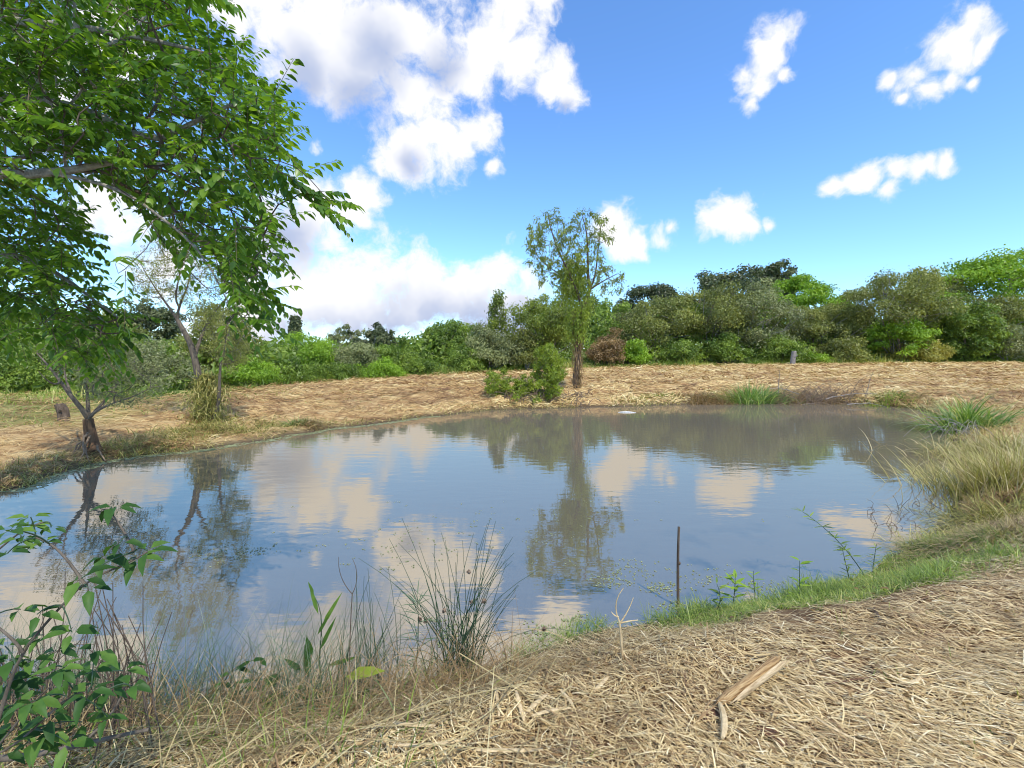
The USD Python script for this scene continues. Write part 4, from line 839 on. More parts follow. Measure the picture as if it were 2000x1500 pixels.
tag(obj('field_grass', (v, f), 'green_grass', rnd=rr), 'pale green grass patch at the left end of the field', 'grass', kind='stuff')
xy = np.c_[rng.uniform(-8, 40, 26000), rng.uniform(16, 42, 26000)]; pn = meshkit.noise(np.c_[xy[:, :1] * .35, xy[:, 1:] * .8, 0 * xy[:, :1]], 15); k = (pn > .70) & (shore_dist(xy[:, 0], xy[:, 1]) > .5) & (xy[:, 1] < edge_y(xy[:, 0])); xy = xy[k]
v, f, rr = blades_at(xy, rng, .05, .16, .03, (.3, 1.5), .6, tone=(0, .9), seg=2)
tag(obj('field_regrowth', (v, f), 'green_grass', rnd=rr), 'scattered green regrowth in the slashed field', 'grass', kind='stuff')

# ------------------------------------------------------------------ clumps on the shore
def clump(name, label, cat, px, py, Y, n, spread, hmin, hmax, w, bend, lean, mat, rng, tone=(0, 1), parts=0, stuff='blades', leanto=(0, 0, 0), seg=5, dry=0):
    b = ground_at(px, Y); b[2] = max(b[2], -.02); t, _ = thing(name, label, cat, None, b)
    B = b + rng.normal(0, 1, (n, 3)) * np.array(spread) * [1, 1, 0]; B[:, 2] = np.maximum(height(B[:, 0], B[:, 1]), -.05)
    off = (B - b) * [1, 1, 0] / max(spread); D = off * lean * .7 + rng.normal(0, lean * .45, (n, 3)) * [1, 1, 0] + UP + np.array(leanto)
    L = rng.uniform(hmin, hmax, n); W = w * rng.uniform(.6, 1.3, n); bd = rng.uniform(*bend, n); tn = rng.uniform(*tone, n)
    o = np.argsort(-L * W - (B[:, 1] < Y) * .02)
    for k in o[:parts]:
        v, f, rr = ribbons(B[k:k+1], D[k:k+1], L[k:k+1], W[k:k+1], bd[k:k+1], rng, seg, rnd=tn[k:k+1]); obj('blade', (v, f), mat, t, b, rnd=rr)
    k = o[parts:]
    if len(k):
        v, f, rr = ribbons(B[k], D[k], L[k], W[k], bd[k], rng, seg, rnd=tn[k]); obj(stuff, (v, f), mat, t, b, rnd=rr, kind='stuff')
    if dry:
        B = b + rng.normal(0, 1, (dry, 3)) * np.array(spread) * [1.1, 1.1, 0]; B[:, 2] = np.maximum(height(B[:, 0], B[:, 1]), -.05)
        v, f, rr = ribbons(B, rng.normal(0, lean * .6, (dry, 3)) * [1, 1, 0] + UP + np.array(leanto), rng.uniform(hmin, hmax * 1.1, dry), w * 1.15, rng.uniform(*bend, dry), rng, seg, rnd=rng.uniform(.2, 1, dry)); obj('dry_stalks', (v, f), 'dry_grass', t, b, rnd=rr, kind='stuff')
    return t, b
rng = np.random.default_rng(34)
clump('sedge_clump', 'green sedge clump arching into the water on the far shore, left of the grey brush', 'sedge', 1475, 780, 20.3, 420, (.6, .25, 0), .75, 1.35, .036, (.5, 1.7), .6, 'sedge_blade', rng, (.1, .95), 120)
clump('sedge_clump', 'large green sedge clump at the right end of the pond', 'sedge', 1888, 850, 12.9, 460, (.40, .3, 0), .85, 1.5, .03, (.6, 2.0), .6, 'sedge_blade', rng, (.1, .98), 160)
clump('dead_tussock', 'brown dead grass tussock on the far shore left of the green sedge', 'dry grass', 1372, 790, 20.3, 700, (.5, .25, 0), .4, .85, .022, (1.2, 2.8), .9, 'brown_leaf', rng, (0, .9))
clump('dead_tussock', 'small brown tussock between the sedge clump and the bigger dead tussock', 'dry grass', 1412, 790, 20.2, 300, (.3, .2, 0), .3, .6, .022, (1.0, 2.6), .9, 'brown_leaf', rng, (0, .9))
clump('dead_tussock', 'small grey tussock at the water below the leaning tree, right end of its grass', 'dry grass', 600, 850, 13.3, 420, (.22, .12, 0), .25, .5, .014, (1.2, 2.8), .9, 'brown_leaf', rng, (0, .7))
clump('sedge_clump', 'little green sedge tuft at the water right of the leaning tree', 'sedge', 575, 848, 13.1, 160, (.12, .08, 0), .25, .5, .014, (.8, 2.0), .6, 'sedge_blade', rng, (.1, .9), 30)
clump('green_weed_patch', 'low green weeds on the far shore right of the grey brush', 'weeds', 1735, 795, 19.2, 500, (.6, .3, 0), .2, .55, .02, (.5, 2.0), .8, 'green_grass', rng, (0, .9))
clump('green_weed_patch', 'low green weeds on the shore right of the slender pond tree', 'weeds', 1290, 785, 20.6, 320, (.5, .2, 0), .1, .3, .02, (.4, 2.0), .9, 'green_grass', rng, (0, .9))
clump('tall_grass_clump', 'tall dry and green grass clump at the right edge of the photo, by the water', 'grass', 1985, 985, 6.7, 1500, (.36, .55, 0), .35, .9, .011, (.2, 1.5), .42, 'mixed_grass', rng, (.1, .85), 0, leanto=(.05, 0, 0), dry=700)
clump('tall_grass_clump', 'thinner tall dry grass behind, between the sedge clump and the right edge', 'grass', 1985, 880, 9.0, 900, (.5, .6, 0), .35, .9, .014, (.4, 2.1), .6, 'mixed_grass', rng, (0, .8), 0, dry=600)
clump('yellow_grass_clump', 'yellowish drooping grass over the right bank below the tall clump', 'grass', 1950, 1045, 5.7, 1100, (.4, .35, 0), .2, .5, .010, (.8, 2.4), .9, 'mixed_grass', rng, (0, .7), 0, leanto=(-.2, 0, 0))
clump('yellow_grass_clump', 'yellow green flattened grass at the water below the right edge, by the leaning weed', 'grass', 1850, 1070, 5.1, 1300, (.34, .22, 0), .12, .35, .008, (.8, 2.4), 1.0, 'mixed_grass', rng, (0, .65), 0)
clump('dry_grass_heap', 'heap of brown dead grass at the lower right edge of the water', 'dry grass', 1960, 1130, 4.55, 1500, (.36, .2, 0), .15, .45, .008, (1.0, 2.8), 1.1, 'dry_grass', rng, (0, .75), 0)
# brush pile of grey dead twigs
b = ground_at(1590, 20.2); t, _ = thing('brush_pile', 'pile of grey dead brush with long twigs dipping to the water on the far shore', 'brush', None, b)
tw = []
for k in range(330):
    s0 = b + rng.normal(0, 1, 3) * [.95, .3, 0]; s0[2] = height(s0[:1], s0[1:2])[0]; a = rng.uniform(0, 2*np.pi); L = rng.uniform(.5, 1.4); up = rng.uniform(.25, 1.15)
    e = s0 + [L*math.cos(a), L*math.sin(a)*.5, L*up]; tw.append((smooth_path([s0, (s0+e)/2 + rng.normal(0, .08, 3), e - [0, 0, L*.2]], 6), np.linspace(.012, .003, 6)))
obj('twigs', tubes(tw, 3)[:2], 'root_brown', t, b, kind='stuff')
for k, (p0, p1, Yk) in enumerate([((1640,800),(1562,790),20), ((1612,780),(1715,770),19.6), ((1655,790),(1745,800),18.9), ((1520,770),(1522,722),20.3), ((1690,780),(1705,728),20.1), ((1560,770),(1500,760),20)]):
    P = smooth_path([at(*p0, Yk), (at(*p0, Yk) + at(*p1, Yk))/2 + [0, 0, .12], at(*p1, Yk - .2)], 7, .015, rng); obj('branch', tube(P, np.linspace(.02, .006, 7), 5), 'bark_grey', t, b)
n = 700; B = b + rng.normal(0, 1, (n, 3)) * [.9, .3, 0]; B[:, 2] = height(B[:, 0], B[:, 1])
v, f, rr = ribbons(B, rng.normal(0, .6, (n, 3)) + UP, rng.uniform(.3, .9, n), .02, rng.uniform(.6, 2.4, n), rng, 4, rnd=rng.uniform(.1, .8, n)); obj('dead_grass', (v, f), 'brown_leaf', t, b, rnd=rr, kind='stuff')
# drooping thin twigs over the water at the right
b = ground_at(1890, 11.4); t, _ = thing('drooping_twigs', 'bare thin twigs hanging over the water from the right bank', 'twigs', None, b)
for k in range(16):
    a0 = b + rng.normal(0, .25, 3) * [1, 1.6, 0] + [0, 0, .05]; e = a0 + [-rng.uniform(.5, 1.7), rng.normal(-.3, .5), rng.uniform(-.1, .35)]; e[2] = max(e[2], .02)
    P = smooth_path([a0, (a0+e)/2 + [0, 0, rng.uniform(.15, .35)], e], 7, .02, rng); obj('twig', tube(P, np.linspace(.008, .0025, 7), 4), 'bark_grey', t, b)
b = ground_at(1890, 6.0); t, _ = thing('dead_reeds', 'broken dark reed stems poking out of the water by the right bank', 'reeds', None, b)
for k in range(46):
    p = at(rng.uniform(1690, 1850), rng.uniform(985, 1035), 1); Yk = EYE * FOC / (rng.uniform(985, 1045) - PY0); p = np.array([(rng.uniform(1690, 1860) - PX0) / FOC * Yk, Yk, -.02])
    h = rng.uniform(.05, .22); e = p + [rng.normal(0, .5) * h, rng.normal(0, .3) * h, h]; P = smooth_path([p, (p+e)/2 + rng.normal(0, .02, 3), e + [rng.normal(0, .06), 0, -h * rng.uniform(0, .5)]], 5)
    obj('stem', tube(P, np.linspace(.004, .002, 5), 4), 'bark_brown', t, b)
# posts, rocks, wake
def post(name, label, px, py, Y, ht, r, leanx, mat, rng):
    b = ground_at(px, Y); t, _ = thing(name, label, 'stump', None, b); P = smooth_path([b - [0, 0, .1], b + [leanx * .5, 0, ht * .5], b + [leanx, 0, ht]], 9)
    v, f = tube(P, r * np.array([1.35, 1.15, 1.02, 1, .98, .96, .97, .95, .9]), 11); v = v + (meshkit.noise(v * [9, 9, 3], 3)[:, None] - .5) * r * .4 * np.array([1, 1, .4]); top = v[:, 2] > b[2] + ht - .05
    v[top, 2] += (meshkit.noise(v[top] * 14, 5) - .5) * .16
    obj('trunk', (v, f), mat, t, b, smooth=50); v, f = tube(np.array([b + [leanx * .55, -r*.8, ht*.6], b + [leanx*.6 + r, -r*1.3, ht*.75]]), [r*.3, r*.18], 6); obj('snag', (v, f), mat, t, b)
rng = np.random.default_rng(35)
post('weathered_post', 'grey weathered wooden post standing at the far field edge before the wood', 1547, 712, 40.5, 1.3, .21, .18, 'bark_grey', rng)
post('tree_stump', 'dark broken leaning stump behind the dead-limbed tree on the left', 128, 832, 12.4, .48, .12, -.16, 'bark_brown', rng)
b = ground_at(548, 24.3)
for k, (dx, sz) in enumerate([(0, .17), (.3, .12), (-.22, .10)]):
    m = trimesh.creation.icosphere(2, sz); m.vertices *= [1.3, .9, .7]; m.vertices += (meshkit.noise(m.vertices * 9, k)[:, None] - .5) * sz * .7; m.apply_translation(b + [dx, 0, sz * .4])
    tag(obj('rock', (m.vertices, m.faces), 'stone_white', smooth=40), ['larger whitish rock at the left field edge', 'small whitish rock right of the larger one', 'smallest whitish rock left of the larger one'][k], 'rock')
c = at(1226, 806, EYE * FOC / (806 - PY0)); P = smooth_path([c + [-.35, .05, .012], c + [0, 0, .03], c + [.3, -.03, .012]], 7)
v, f = tube(P, [.01, .03, .045, .05, .04, .025, .008], 8); v[:, 2] = c[2] + (v[:, 2] - c[2]) * .6
tag(obj('floating_foam', (v, f), 'stone_white', smooth=True), 'white foam streak floating right of the slender tree\'s reflection', 'foam')
# duckweed pads
rng = np.random.default_rng(36); pads = []
cent = [(1200,1135,70,14),(1290,1150,40,12),(1240,1110,60,20),(430,1085,60,12),(500,1075,40,10),(1060,1235,50,18),(1140,1215,60,12),(1380,1130,80,24),(1500,1150,90,14),(1330,1185,60,8),(1010,1030,420,60),(800,1060,200,60),(1560,1180,60,10),(880,1230,40,30)]
for cx, cy, sx, sy in cent:
    m = 38 if sx < 100 else 60
    px, py = rng.normal(cx, sx * .5, m), np.maximum(rng.normal(cy, sy * .6, m), 980); Yk = EYE * FOC / (py - PY0); X = (px - PX0) / FOC * Yk
    for a, c_ in zip(X, Yk):
        if shore_dist(np.array([a]), np.array([c_]))[0] < -.02:
            for _ in range(3):
                r = rng.uniform(.004, .011); o = rng.normal(0, .02, 2); an = np.arange(6) * np.pi / 3
                pads.append((np.vstack([[a + o[0], c_ + o[1], .006], np.c_[a + o[0] + r*np.cos(an), c_ + o[1] + r*np.sin(an)*1.0, np.full(6, .004)]]), np.array([[0, i_ + 1, (i_ + 1) % 6 + 1] for i_ in range(6)]), np.full(7, rng.uniform())))
for a, c_ in scatter_band(1500, -8.5, -2.5, 7.3, 16.5, -.32, -.03, rng):
    r = rng.uniform(.012, .03); an = np.arange(6) * np.pi / 3 + rng.uniform(0, 1); pads.append((np.vstack([[a, c_, .006], np.c_[a + r*np.cos(an) * 1.4, c_ + r*np.sin(an), np.full(6, .004)]]), np.array([[0, i_ + 1, (i_ + 1) % 6 + 1] for i_ in range(6)]), np.full(7, rng.uniform())))
v, f, rr = cat_mesh(pads); tag(obj('duckweed', (v, f), 'duckweed', rnd=rr), 'tiny pale duckweed pads floating in drifts on the pond', 'duckweed', kind='stuff')

# ------------------------------------------------------------------ plants of the near bank
def seg_stem(t, b, pts, r0, r1, mat, name='stem', n=9, sides=5): obj(name, tube(smooth_path(pts, n), np.linspace(r0, r1, n), sides), mat, t, b, smooth=True)
def one_leaf(t, b, p, d, nrm, L, W, mat, tone, name='leaf', droop=.18, fold=.1):
    v, f, rr = leaves(np.array([p]), np.array([d]), np.array([nrm]), np.array([L]), np.array([W]), 'full', fold=fold, droop=droop, rnd=np.array([tone])); obj(name, (v, f), mat, t, b, rnd=rr, smooth=True)
rng = np.random.default_rng(41)
# rush clump
b = np.array([(895 - PX0) / FOC * 3.2, 3.22, .0]); t, _ = thing('rush_clump', 'dark green rush clump with needle stems standing in the shallow water of the near bank', 'rush', None, b)
tips = [(785,1012),(760,1052),(848,1062),(958,1012),(952,1022),(968,1018),(925,1042),(935,1070),(975,1078),(1004,1080),(1052,1112),(870,1055),(862,1040),(740,1105),(700,1090)] + [(rng.uniform(760, 1020), rng.uniform(1040, 1200)) for _ in range(48)]
for px, py in tips:
    Yk = 3.2 + rng.normal(0, .1); e = at(px, py, Yk); s0 = b + [rng.normal(0, .075), Yk - 3.22 + rng.normal(0, .03), -.03]; mid = (s0 * .5 + e * .5) + [(s0[0] - e[0]) * .12, 0, .03]
    seg_stem(t, b, [s0, mid, e], .0034, .0012, 'rush_stem', 'stem', 7, 4)
for k in range(22):                                        # arching and broken stems
    s0 = b + [rng.normal(0, .1), rng.normal(0, .06), -.02]; a = rng.normal(0, 1); e = s0 + [a * .45, rng.normal(-.1, .15), rng.uniform(.05, .3)]; seg_stem(t, b, [s0, (s0+e)/2 + [0, 0, rng.uniform(.1, .22)], e], .003, .001, 'rush_stem' if k % 3 else 'wood_pale', 'stem', 8, 4)
for px, py in [(915,1117),(921,1176),(945,1174),(831,1213),(868,1192),(1062,1228),(820,1210)]:
    m = trimesh.creation.icosphere(1, .012); m.vertices += rng.normal(0, .0045, m.vertices.shape); m.vertices *= [1, 1, 1.1]; m.apply_translation(at(px, py, 3.12)); obj('seed_head', (m.vertices, m.faces), 'root_brown', t, b)
b = np.array([(735 - PX0) / FOC * 3.0, 3.0, .0]); t, _ = thing('rush_clump', 'smaller thin rush clump standing left of the dark green one', 'rush', None, b)
for k in range(26):
    e = at(rng.uniform(690, 790), rng.uniform(1100, 1260), 3.0); s0 = b + [rng.normal(0, .1), rng.normal(0, .05), -.02]; seg_stem(t, b, [s0, (s0+e)/2 + [rng.normal(0, .02), 0, 0], e], .0028, .001, 'rush_stem', 'stem', 6, 4)
# thin leaved plant
b = at(805, 1310, 2.95); b[2] = .02; t, _ = thing('narrow_leaved_weed', 'narrow-leaved weed with wispy dark leaves at the left of the rush clump', 'weed', None, b)
top = at(815, 1165, 2.95); P = smooth_path([b, (b+top)/2 + [.02, 0, 0], top], 12); obj('stem', tube(P, np.linspace(.004, .0016, 12), 5), 'rush_stem', t, b)
for k in range(34):
    p = P[rng.integers(2, 12)]; a = rng.uniform(0, 2*np.pi); one_leaf(t, b, p, [math.cos(a), math.sin(a)*.6, rng.uniform(.1, .9)], [0, -.4, 1], rng.uniform(.09, .17), .007, 'rush_stem', rng.uniform(0, .6), droop=.3)
# dock
b = on_ground(628, 1330); t, _ = thing('dock_plant', 'broad-leaved dock plant with upright green leaves left of the rushes', 'weed', None, b); Yk = b[1]
seg_stem(t, b, [b, at(625, 1270, Yk), at(628, 1215, Yk), at(612, 1160, Yk)], .006, .002, 'rush_stem')
for (px, py), (qx, qy), W, tone in [((628,1225),(660,1168),.03,.9), ((613,1160),(603,1140),.02,.7), ((622,1200),(606,1150),.028,.8), ((610,1280),(600,1250),.04,.5), ((602,1325),(598,1255),.055,.45), ((625,1270),(650,1215),.03,.6), ((640,1300),(690,1285),.03,.7), ((620,1240),(640,1205),.025,.6), ((590,1310),(560,1290),.04,.4)]:
    p, e = at(px, py, Yk - .03), at(qx, qy, Yk - .05); one_leaf(t, b, p, e - p, [.15, -.8, .5], np.linalg.norm(e - p) * 1.15, W, 'bush_leaf', tone, droop=.1)
p, e = at(675, 1322, 2.65), at(755, 1303, 2.6); b2 = on_ground(672, 1335); t, _ = thing('fallen_broad_leaf', 'single broad green dock leaf lying flat right of the dock plant', 'leaf', None, b2); one_leaf(t, b2, p, e - p, [0, -.35, 1], .25, .085, 'vine_leaf', .7, 'blade', .1); seg_stem(t, b2, [b2, p], .003, .002, 'rush_stem', 'stalk', 4)
# scrambling weed of dark leaves
b = on_ground(450, 1370); t, _ = thing('scrambling_weed', 'dark-leaved scrambling weed over the water edge left of the dock plant', 'weed', None, b); Yk = b[1] - .1
for pts in ([(400,1390),(430,1340),(470,1300),(510,1290)], [(430,1400),(470,1350),(530,1320),(570,1330)], [(520,1400),(540,1360),(590,1350)]):
    P = smooth_path(px_path(pts, Yk), 10, .006, rng); obj('stem', tube(P, np.linspace(.004, .002, 10), 5), 'rush_stem', t, b)
    for k in range(9):
        p = P[rng.integers(2, 10)]; a = rng.uniform(0, 2*np.pi); one_leaf(t, b, p, [math.cos(a), -abs(math.sin(a))*.5, rng.uniform(-.3, .4)], [rng.normal(0, .3), -.4, 1], rng.uniform(.06, .11), .03, 'bush_leaf', rng.uniform(0, .7))
# leafy bush at the lower left
b = on_ground(-60, 1500); b = np.array([-1.75, 1.35, 0]); b[2] = height(b[:1], b[1:2])[0]
t, _ = thing('leafy_bush', 'leafy bush with broad pointed green leaves and brown stems at the lower left corner', 'bush', None, b); Yb = 1.45
branches = [[(0,1395),(20,1330),(45,1275),(110,1195),(165,1140),(230,1108),(288,1078)], [(45,1275),(20,1245),(0,1228),(-30,1200)], [(165,1140),(140,1105),(108,1070),(70,1050)], [(262,1078),(240,1035),(215,1000)], [(-40,1500),(10,1440),(60,1380),(110,1330)], [(-60,1480),(0,1470),(80,1410),(160,1350),(215,1345)], [(-60,1120),(-10,1080),(40,1040),(85,1020)], [(20,1330),(60,1320),(100,1300)]]
BP = []
for k, pts in enumerate(branches):
    P = smooth_path(px_path(pts, Yb + rng.normal(0, .06)), 10)
    if k in (0, 4, 5, 6): P = np.vstack([smooth_path([b, (b + P[0]) / 2 + rng.normal(0, .04, 3), P[0]], 5)[:-1], P])
    BP.append(P); obj('branch', tube(P, np.linspace(.007 if k < 1 else .0045, .0024, len(P)), 6), 'bark_mid', t, b, smooth=True)
clusters = [(225,990,5),(203,1085,6),(268,1090,5),(288,1075,4),(158,1130,4),(172,1148,3),(72,1200,4),(85,1240,5),(140,1235,5),(20,1290,6),(45,1330,6),(112,1310,6),(142,1315,5),(60,1370,6),(97,1400,5),(172,1352,5),(212,1348,5),(90,1435,5),(28,1425,6),(10,1262,5),(22,1035,7),(62,1025,7),(42,1050,7),(85,1060,5),(15,1080,5),(100,1030,4),(30,1380,6),(10,1330,6),(5,1470,5),(60,1010,5),(235,1060,3),(180,1310,5),(240,1310,4),(160,1410,5),(210,1400,4),(60,1290,5),(130,1360,6),(20,1370,5),(60,1450,6),(130,1450,5),(255,1340,4),(185,1270,3),(40,1190,4),(110,1270,4)]
for cx, cy, m in clusters:
    Yk = Yb + rng.normal(0, .08); c = at(cx, cy, Yk); near_ = min((np.linalg.norm(P - c, axis=1).min(), k, int(np.linalg.norm(P - c, axis=1).argmin())) for k, P in enumerate(BP)); q0 = BP[near_[1]][near_[2]]
    seg_stem(t, b, [q0, (q0 + c)/2 + [0, 0, .01], c], .0026, .0016, 'rush_stem', 'shoot', 5, 4); small = cy < 1070 and cx < 150
    for k in range(m):
        a = k * 2.4 + rng.uniform(0, .6); d = np.array([math.cos(a), math.sin(a) * .8, rng.uniform(-.45, .25)]); L = rng.uniform(.045, .075) * (.7 if small else 1)
        one_leaf(t, b, c + d * .012, d, [rng.normal(0, .25), -.25, 1], L, L * rng.uniform(.42, .52), 'bush_leaf', rng.uniform(.05, .8) + .2 * small, droop=rng.uniform(.15, .5), fold=rng.uniform(.12, .35))
# dark dead twigs standing in the water left
b = np.array([-2.1, 2.35, -.05]); t, _ = thing('dead_twig_bush', 'dark bare dead twigs standing in the water behind the leafy bush', 'twigs', None, b)
for k in range(64):
    px = rng.uniform(-20, 290); Yk = 2.3 + rng.normal(0, .2); s0 = np.array([(px + rng.normal(0, 40) - PX0) / FOC * Yk, Yk, -.03]); e = at(px, rng.uniform(1115, 1330), Yk); seg_stem(t, b, [s0, (s0+e)/2 + rng.normal(0, .05, 3), e + [rng.normal(0, .1), 0, 0]], .0045, .0018, 'bark_brown', 'twig', 6, 5)
    if k % 2: seg_stem(t, b, [(s0+e)/2, (s0+e)/2 + [rng.normal(0, .08), 0, .1], (s0+e)/2 + [rng.normal(0, .16), 0, rng.uniform(.1, .22)]], .003, .0015, 'bark_brown', 'twig', 5, 4)
# long pale fallen branch at the bottom left
P = smooth_path([at(-20, 1482, 1.62), at(100, 1468, 1.66), at(220, 1440, 1.72), at(290, 1425, 1.76)], 10); g0 = height(P[:, 0], P[:, 1]); P[:, 2] = np.maximum(P[:, 2], g0 + .03)
t, _ = thing('fallen_branch', 'long pale bare branch lying along the bottom left corner', 'branch', None, P[0]); obj('stem', tube(P, np.linspace(.011, .006, 10), 8), 'bark_mid', t, P[0], smooth=True)
seg_stem(t, P[0], [P[5], P[5] + [.05, .06, .05], P[5] + [.09, .1, .16]], .006, .003, 'bark_mid', 'side_twig')
# upright dark stick, pale forked twig, thin dark forked twigs
b = on_ground(1325, 1185); b[2] = -.05; Yk = 4.0; b = np.array([(1325 - PX0)/FOC*Yk, Yk, -.05]); t, _ = thing('upright_stick', 'straight dark brown stick standing upright in the water at the near edge', 'stick', None, b)
seg_stem(t, b, [b, at(1324, 1110, Yk), at(1326, 1029, Yk)], .013, .011, 'bark_brown', 'stem', 10, 8)
m = trimesh.creation.icosphere(1, .016); m.apply_translation(at(1326, 1100, Yk)); obj('knot', (m.vertices, m.faces), 'bark_brown', t, b)
b = on_ground(1216, 1298); Yk = b[1]; t, _ = thing('forked_twig', 'pale bare forked twig standing in the straw at the water edge', 'twig', None, b)
seg_stem(t, b, [b, at(1213, 1250, Yk), at(1210, 1215, Yk)], .008, .006, 'wood_pale', 'stem', 7, 6)
for pts in ([(1210,1215),(1203,1180),(1218,1148)], [(1210,1218),(1225,1195),(1237,1167)], [(1212,1217),(1230,1213),(1246,1211)], [(1208,1205),(1198,1200),(1194,1195)]): seg_stem(t, b, px_path(pts, Yk), .005, .0022, 'wood_pale', 'branch', 6, 5)
b = on_ground(683, 1345); Yk = b[1]; t, _ = thing('forked_stalk', 'thin dark dead stalk with a wishbone fork left of the rushes', 'stalk', None, b)
seg_stem(t, b, [b, at(684, 1240, Yk), at(688, 1160, Yk)], .004, .003, 'bark_brown')
for pts in ([(688,1160),(668,1130),(661,1088)], [(688,1160),(697,1130),(689,1092)]): seg_stem(t, b, px_path(pts, Yk), .003, .0015, 'bark_brown', 'branch')
# weeds of the right bank
def weed(label, px, py, top, n, L, W, tone, seed, lean=None):
    r = np.random.default_rng(seed); b = on_ground(px, py); Yk = b[1]; t, _ = thing('bank_weed', label, 'weed', None, b); e = at(*top, Yk)
    P = smooth_path([b, (b+e)/2 + (lean if lean is not None else r.normal(0, .01, 3)), e], 12); obj('stem', tube(P, np.linspace(.005, .002, 12), 5), 'rush_stem', t, b)
    for k in range(n):
        p = P[2 + (k * 9) // n + r.integers(0, 2)] if n < 14 else P[r.integers(1, 12)]; a = k * 2.4; one_leaf(t, b, p, [math.cos(a), math.sin(a)*.7, r.uniform(.1, .7)], [0, -.3, 1], L * r.uniform(.7, 1.2), W * r.uniform(.8, 1.2), 'bright_leaf' if tone else 'mid_leaf', r.uniform(.1, .8), droop=.25)
weed('upright leafy weed with paired pale leaves in the green bank grass', 1562, 1175, (1562,1095), 14, .11, .026, 1, 1)
weed('leafy weed with broad upright leaves at the left end of the green grass', 1432, 1180, (1436,1120), 13, .12, .03, 1, 2)
weed('dark-stemmed weed right beside the broad-leaved one at the left end of the green grass', 1398, 1195, (1400,1140), 12, .09, .022, 0, 3)
weed('short weed between the two taller bank weeds', 1475, 1165, (1472,1115), 10, .08, .015, 1, 4)
weed('long straggly weed leaning far out over the water from the right bank', 1690, 1128, (1568,1000), 46, .10, .013, 0, 5, np.array([.04, 0, .03]))
weed('thin weed beside the foot of the long leaning weed', 1705, 1112, (1712,1062), 16, .09, .012, 0, 6)
weed('leafy weed at the foot of the long leaning weed, nearest the green grass', 1660, 1135, (1645,1070), 22, .08, .014, 0, 7)
# split log with its pale strip
rng = np.random.default_rng(42)
a, c = on_ground(1408, 1398), on_ground(1523, 1318); a[2] += .045; c[2] += .075; ax = unit(c - a); b = (a + c) / 2; L = np.linalg.norm(c - a)
t, _ = thing('split_log', 'short split tan log lying on the straw', 'log', None, b)
def split_wood(name, ramp):
    look(name, {'g': ('geometry', {}), 'rot': ('vector_rotate', {'rotate_type': 'z_axis', 'angle': -math.atan2(ax[1], ax[0])}), 'mp': ('mapping', {'scale': (.06, 1, 1)}),
                'n': ('noise_texture', {'scale': 130.0, 'detail': 6.0, 'roughness': .7}), 'r': ('rgb_ramp', {'ramp': ramp}), 'b': ('bump', {'strength': .9, 'distance': .012}), 'p': ('principled_bsdf', {'roughness': .85, 'specular_ior_level': .2})},
         [('g.position', 'rot.vector'), ('rot.vector', 'mp.vector'), ('mp.vector', 'n.vector'), ('n.fac', 'r.fac'), ('r.color', 'p.base_color'), ('n.fac', 'b.height'), ('b.normal', 'p.normal')], 'p.BSDF')
split_wood('log_tan', [(.3, (.12, .065, .03)), (.5, (.40, .25, .11)), (.7, (.62, .45, .22))]); split_wood('log_pale', [(.3, (.26, .17, .08)), (.5, (.55, .40, .22)), (.7, (.74, .60, .38))])
side = unit(np.cross(ax, UP)); upv = np.cross(side, ax)
def half_log(off, r, wide, len0, len1, seed):
    r_ = np.random.default_rng(seed); ns, nr = 16, 14; V = []
    an = np.linspace(0, 2*np.pi, nr, endpoint=False); prof = np.c_[np.cos(an) * wide, np.where(np.sin(an) > 0, np.sin(an), np.sin(an) * .55)] * r
    for k in range(ns):
        s = len0 + (len1 - len0) * k / (ns - 1); g = 1 + .10 * (meshkit.noise(np.c_[an * 1.5, np.full(nr, s * 5), np.full(nr, seed)], 2) - .5)[:, None] + .5 * (meshkit.noise(np.c_[an * 5, np.full(nr, s * 1.0), np.full(nr, seed)], 3) - .5)[:, None]
        fr = (r_.normal(0, .03, nr) if k in (0, ns - 1) else np.zeros(nr)); g = g * (.55 if k in (0, ns - 1) else .85 if k in (1, ns - 2) else 1); V.append(a + ax * (s + fr)[:, None] + side * (prof[:, :1] * g + off) + upv * (prof[:, 1:] * g))
    V = np.vstack(V); i, j = np.meshgrid(np.arange(ns - 1), np.arange(nr), indexing='ij'); i, j = i.ravel(), j.ravel(); k = (j + 1) % nr
    F = np.vstack([np.stack([i*nr + j, i*nr + k, (i+1)*nr + k], 1), np.stack([i*nr + j, (i+1)*nr + k, (i+1)*nr + j], 1)])
    V = np.vstack([V, V[:nr].mean(0), V[-nr:].mean(0)]); j = np.arange(nr); k = (j + 1) % nr
    return V, np.vstack([F, np.stack([np.full(nr, len(V) - 2), k, j], 1), np.stack([np.full(nr, len(V) - 1), (ns-1)*nr + j, (ns-1)*nr + k], 1)])
obj('heartwood', half_log(-.008, .024, .8, 0, L, 1), 'log_tan', t, b, smooth=50); obj('split_half', half_log(.027, .017, .7, .09, L * .98, 2), 'log_pale', t, b, smooth=50)
def loose(name, label, cat, pts, r, mat, group=None, flat=.5, lift=.025):
    P = smooth_path([on_ground(*p, lift) for p in pts], 8); v, f = tube(P, r * np.array([.6, .9, 1, 1.05, 1, .95, .85, .5]), 6); mid = np.repeat(P, 6, 0); v[:48] = mid + (v[:48] - mid) * [1, 1, flat]
    return tag(obj(name, (v, f), mat, smooth=50), label, cat, group)
loose('pale_stick', 'bent pale peeled stick hanging below the lower end of the split log', 'stick', [(1406,1400),(1414,1432),(1411,1472)], .014, 'wood_pale', flat=.8, lift=.06)
loose('bark_flake', 'dark curled bark flake at the lower left of the split log', 'bark', [(1372,1418),(1395,1405),(1412,1398)], .028, 'bark_red', flat=.25)
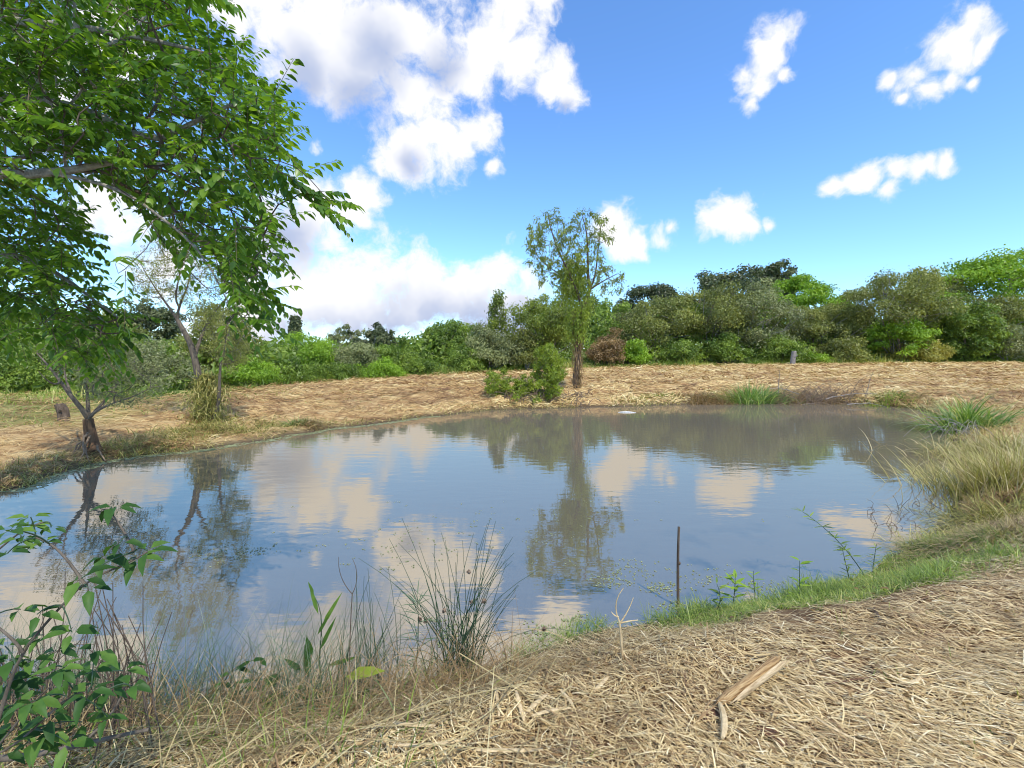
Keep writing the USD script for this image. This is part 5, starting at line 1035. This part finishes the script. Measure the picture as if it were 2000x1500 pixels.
loose('bark_flake', 'large brown bark flake near the bottom edge below the split log', 'bark', [(1478,1432),(1510,1448),(1532,1472)], .030, 'bark_red', flat=.25)
loose('red_twig', 'reddish twig lying on the straw above the split log', 'twig', [(1550,1306),(1595,1297),(1640,1296)], .007, 'bark_red')
loose('red_twig', 'thin dark reddish twig lying to the right of the split log', 'twig', [(1610,1347),(1665,1340),(1715,1332)], .005, 'bark_red')
loose('red_twig', 'dark reddish twig lying far up the straw near the green grass', 'twig', [(1515,1272),(1545,1275),(1580,1278)], .006, 'bark_red')
loose('red_twig', 'short dark stub lying in the straw right of centre below the green grass', 'twig', [(1707,1196),(1716,1212),(1725,1224)], .010, 'bark_brown')
for (label, pts, r) in [('long pale chip slanting up beside a narrower one near the bottom middle', [(1026,1418),(1045,1395),(1070,1375)], .011), ('pale chip standing nearly upright left of the slanting chip', [(1008,1368),(1015,1400),(1024,1430)], .009),
     ('pale chip lying level left of the middle bottom, under the straw', [(770,1480),(830,1476),(900,1470)], .009), ('pale strip along the bottom edge right of centre', [(930,1490),(1000,1488),(1060,1488)], .010), ('pale strip lying level right of the slanting chip', [(1040,1418),(1080,1408),(1115,1402)], .010),
     ('thin pale strip slanting above the slanting chip', [(1095,1368),(1110,1385),(1120,1400)], .008), ('pale blade-shaped chip up the bank below the forked twig', [(1160,1370),(1175,1355),(1188,1342)], .010), ('long pale straw running to the lower right of the split log', [(1590,1420),(1640,1450),(1690,1475)], .007),
     ('long pale straw slanting right of the split log', [(1515,1358),(1535,1390),(1550,1415)], .006), ('pale chip on the right, well above the bottom edge', [(1757,1355),(1785,1350),(1800,1343)], .009), ('pale chip slanting at the far left of the straw', [(820,1365),(825,1400),(830,1445)], .007), ('pale thin straw upright in the left middle of the straw', [(968,1360),(972,1390),(975,1420)], .007),
     ('broad pale chip low in the left of the straw', [(765,1432),(800,1438),(850,1440)], .010), ('pale straw lying over the straw at the bottom left', [(560,1440),(640,1420),(720,1415)], .006)]:
    loose('wood_chip', label, 'wood chip', pts, r, 'wood_pale', flat=.35, lift=.045)
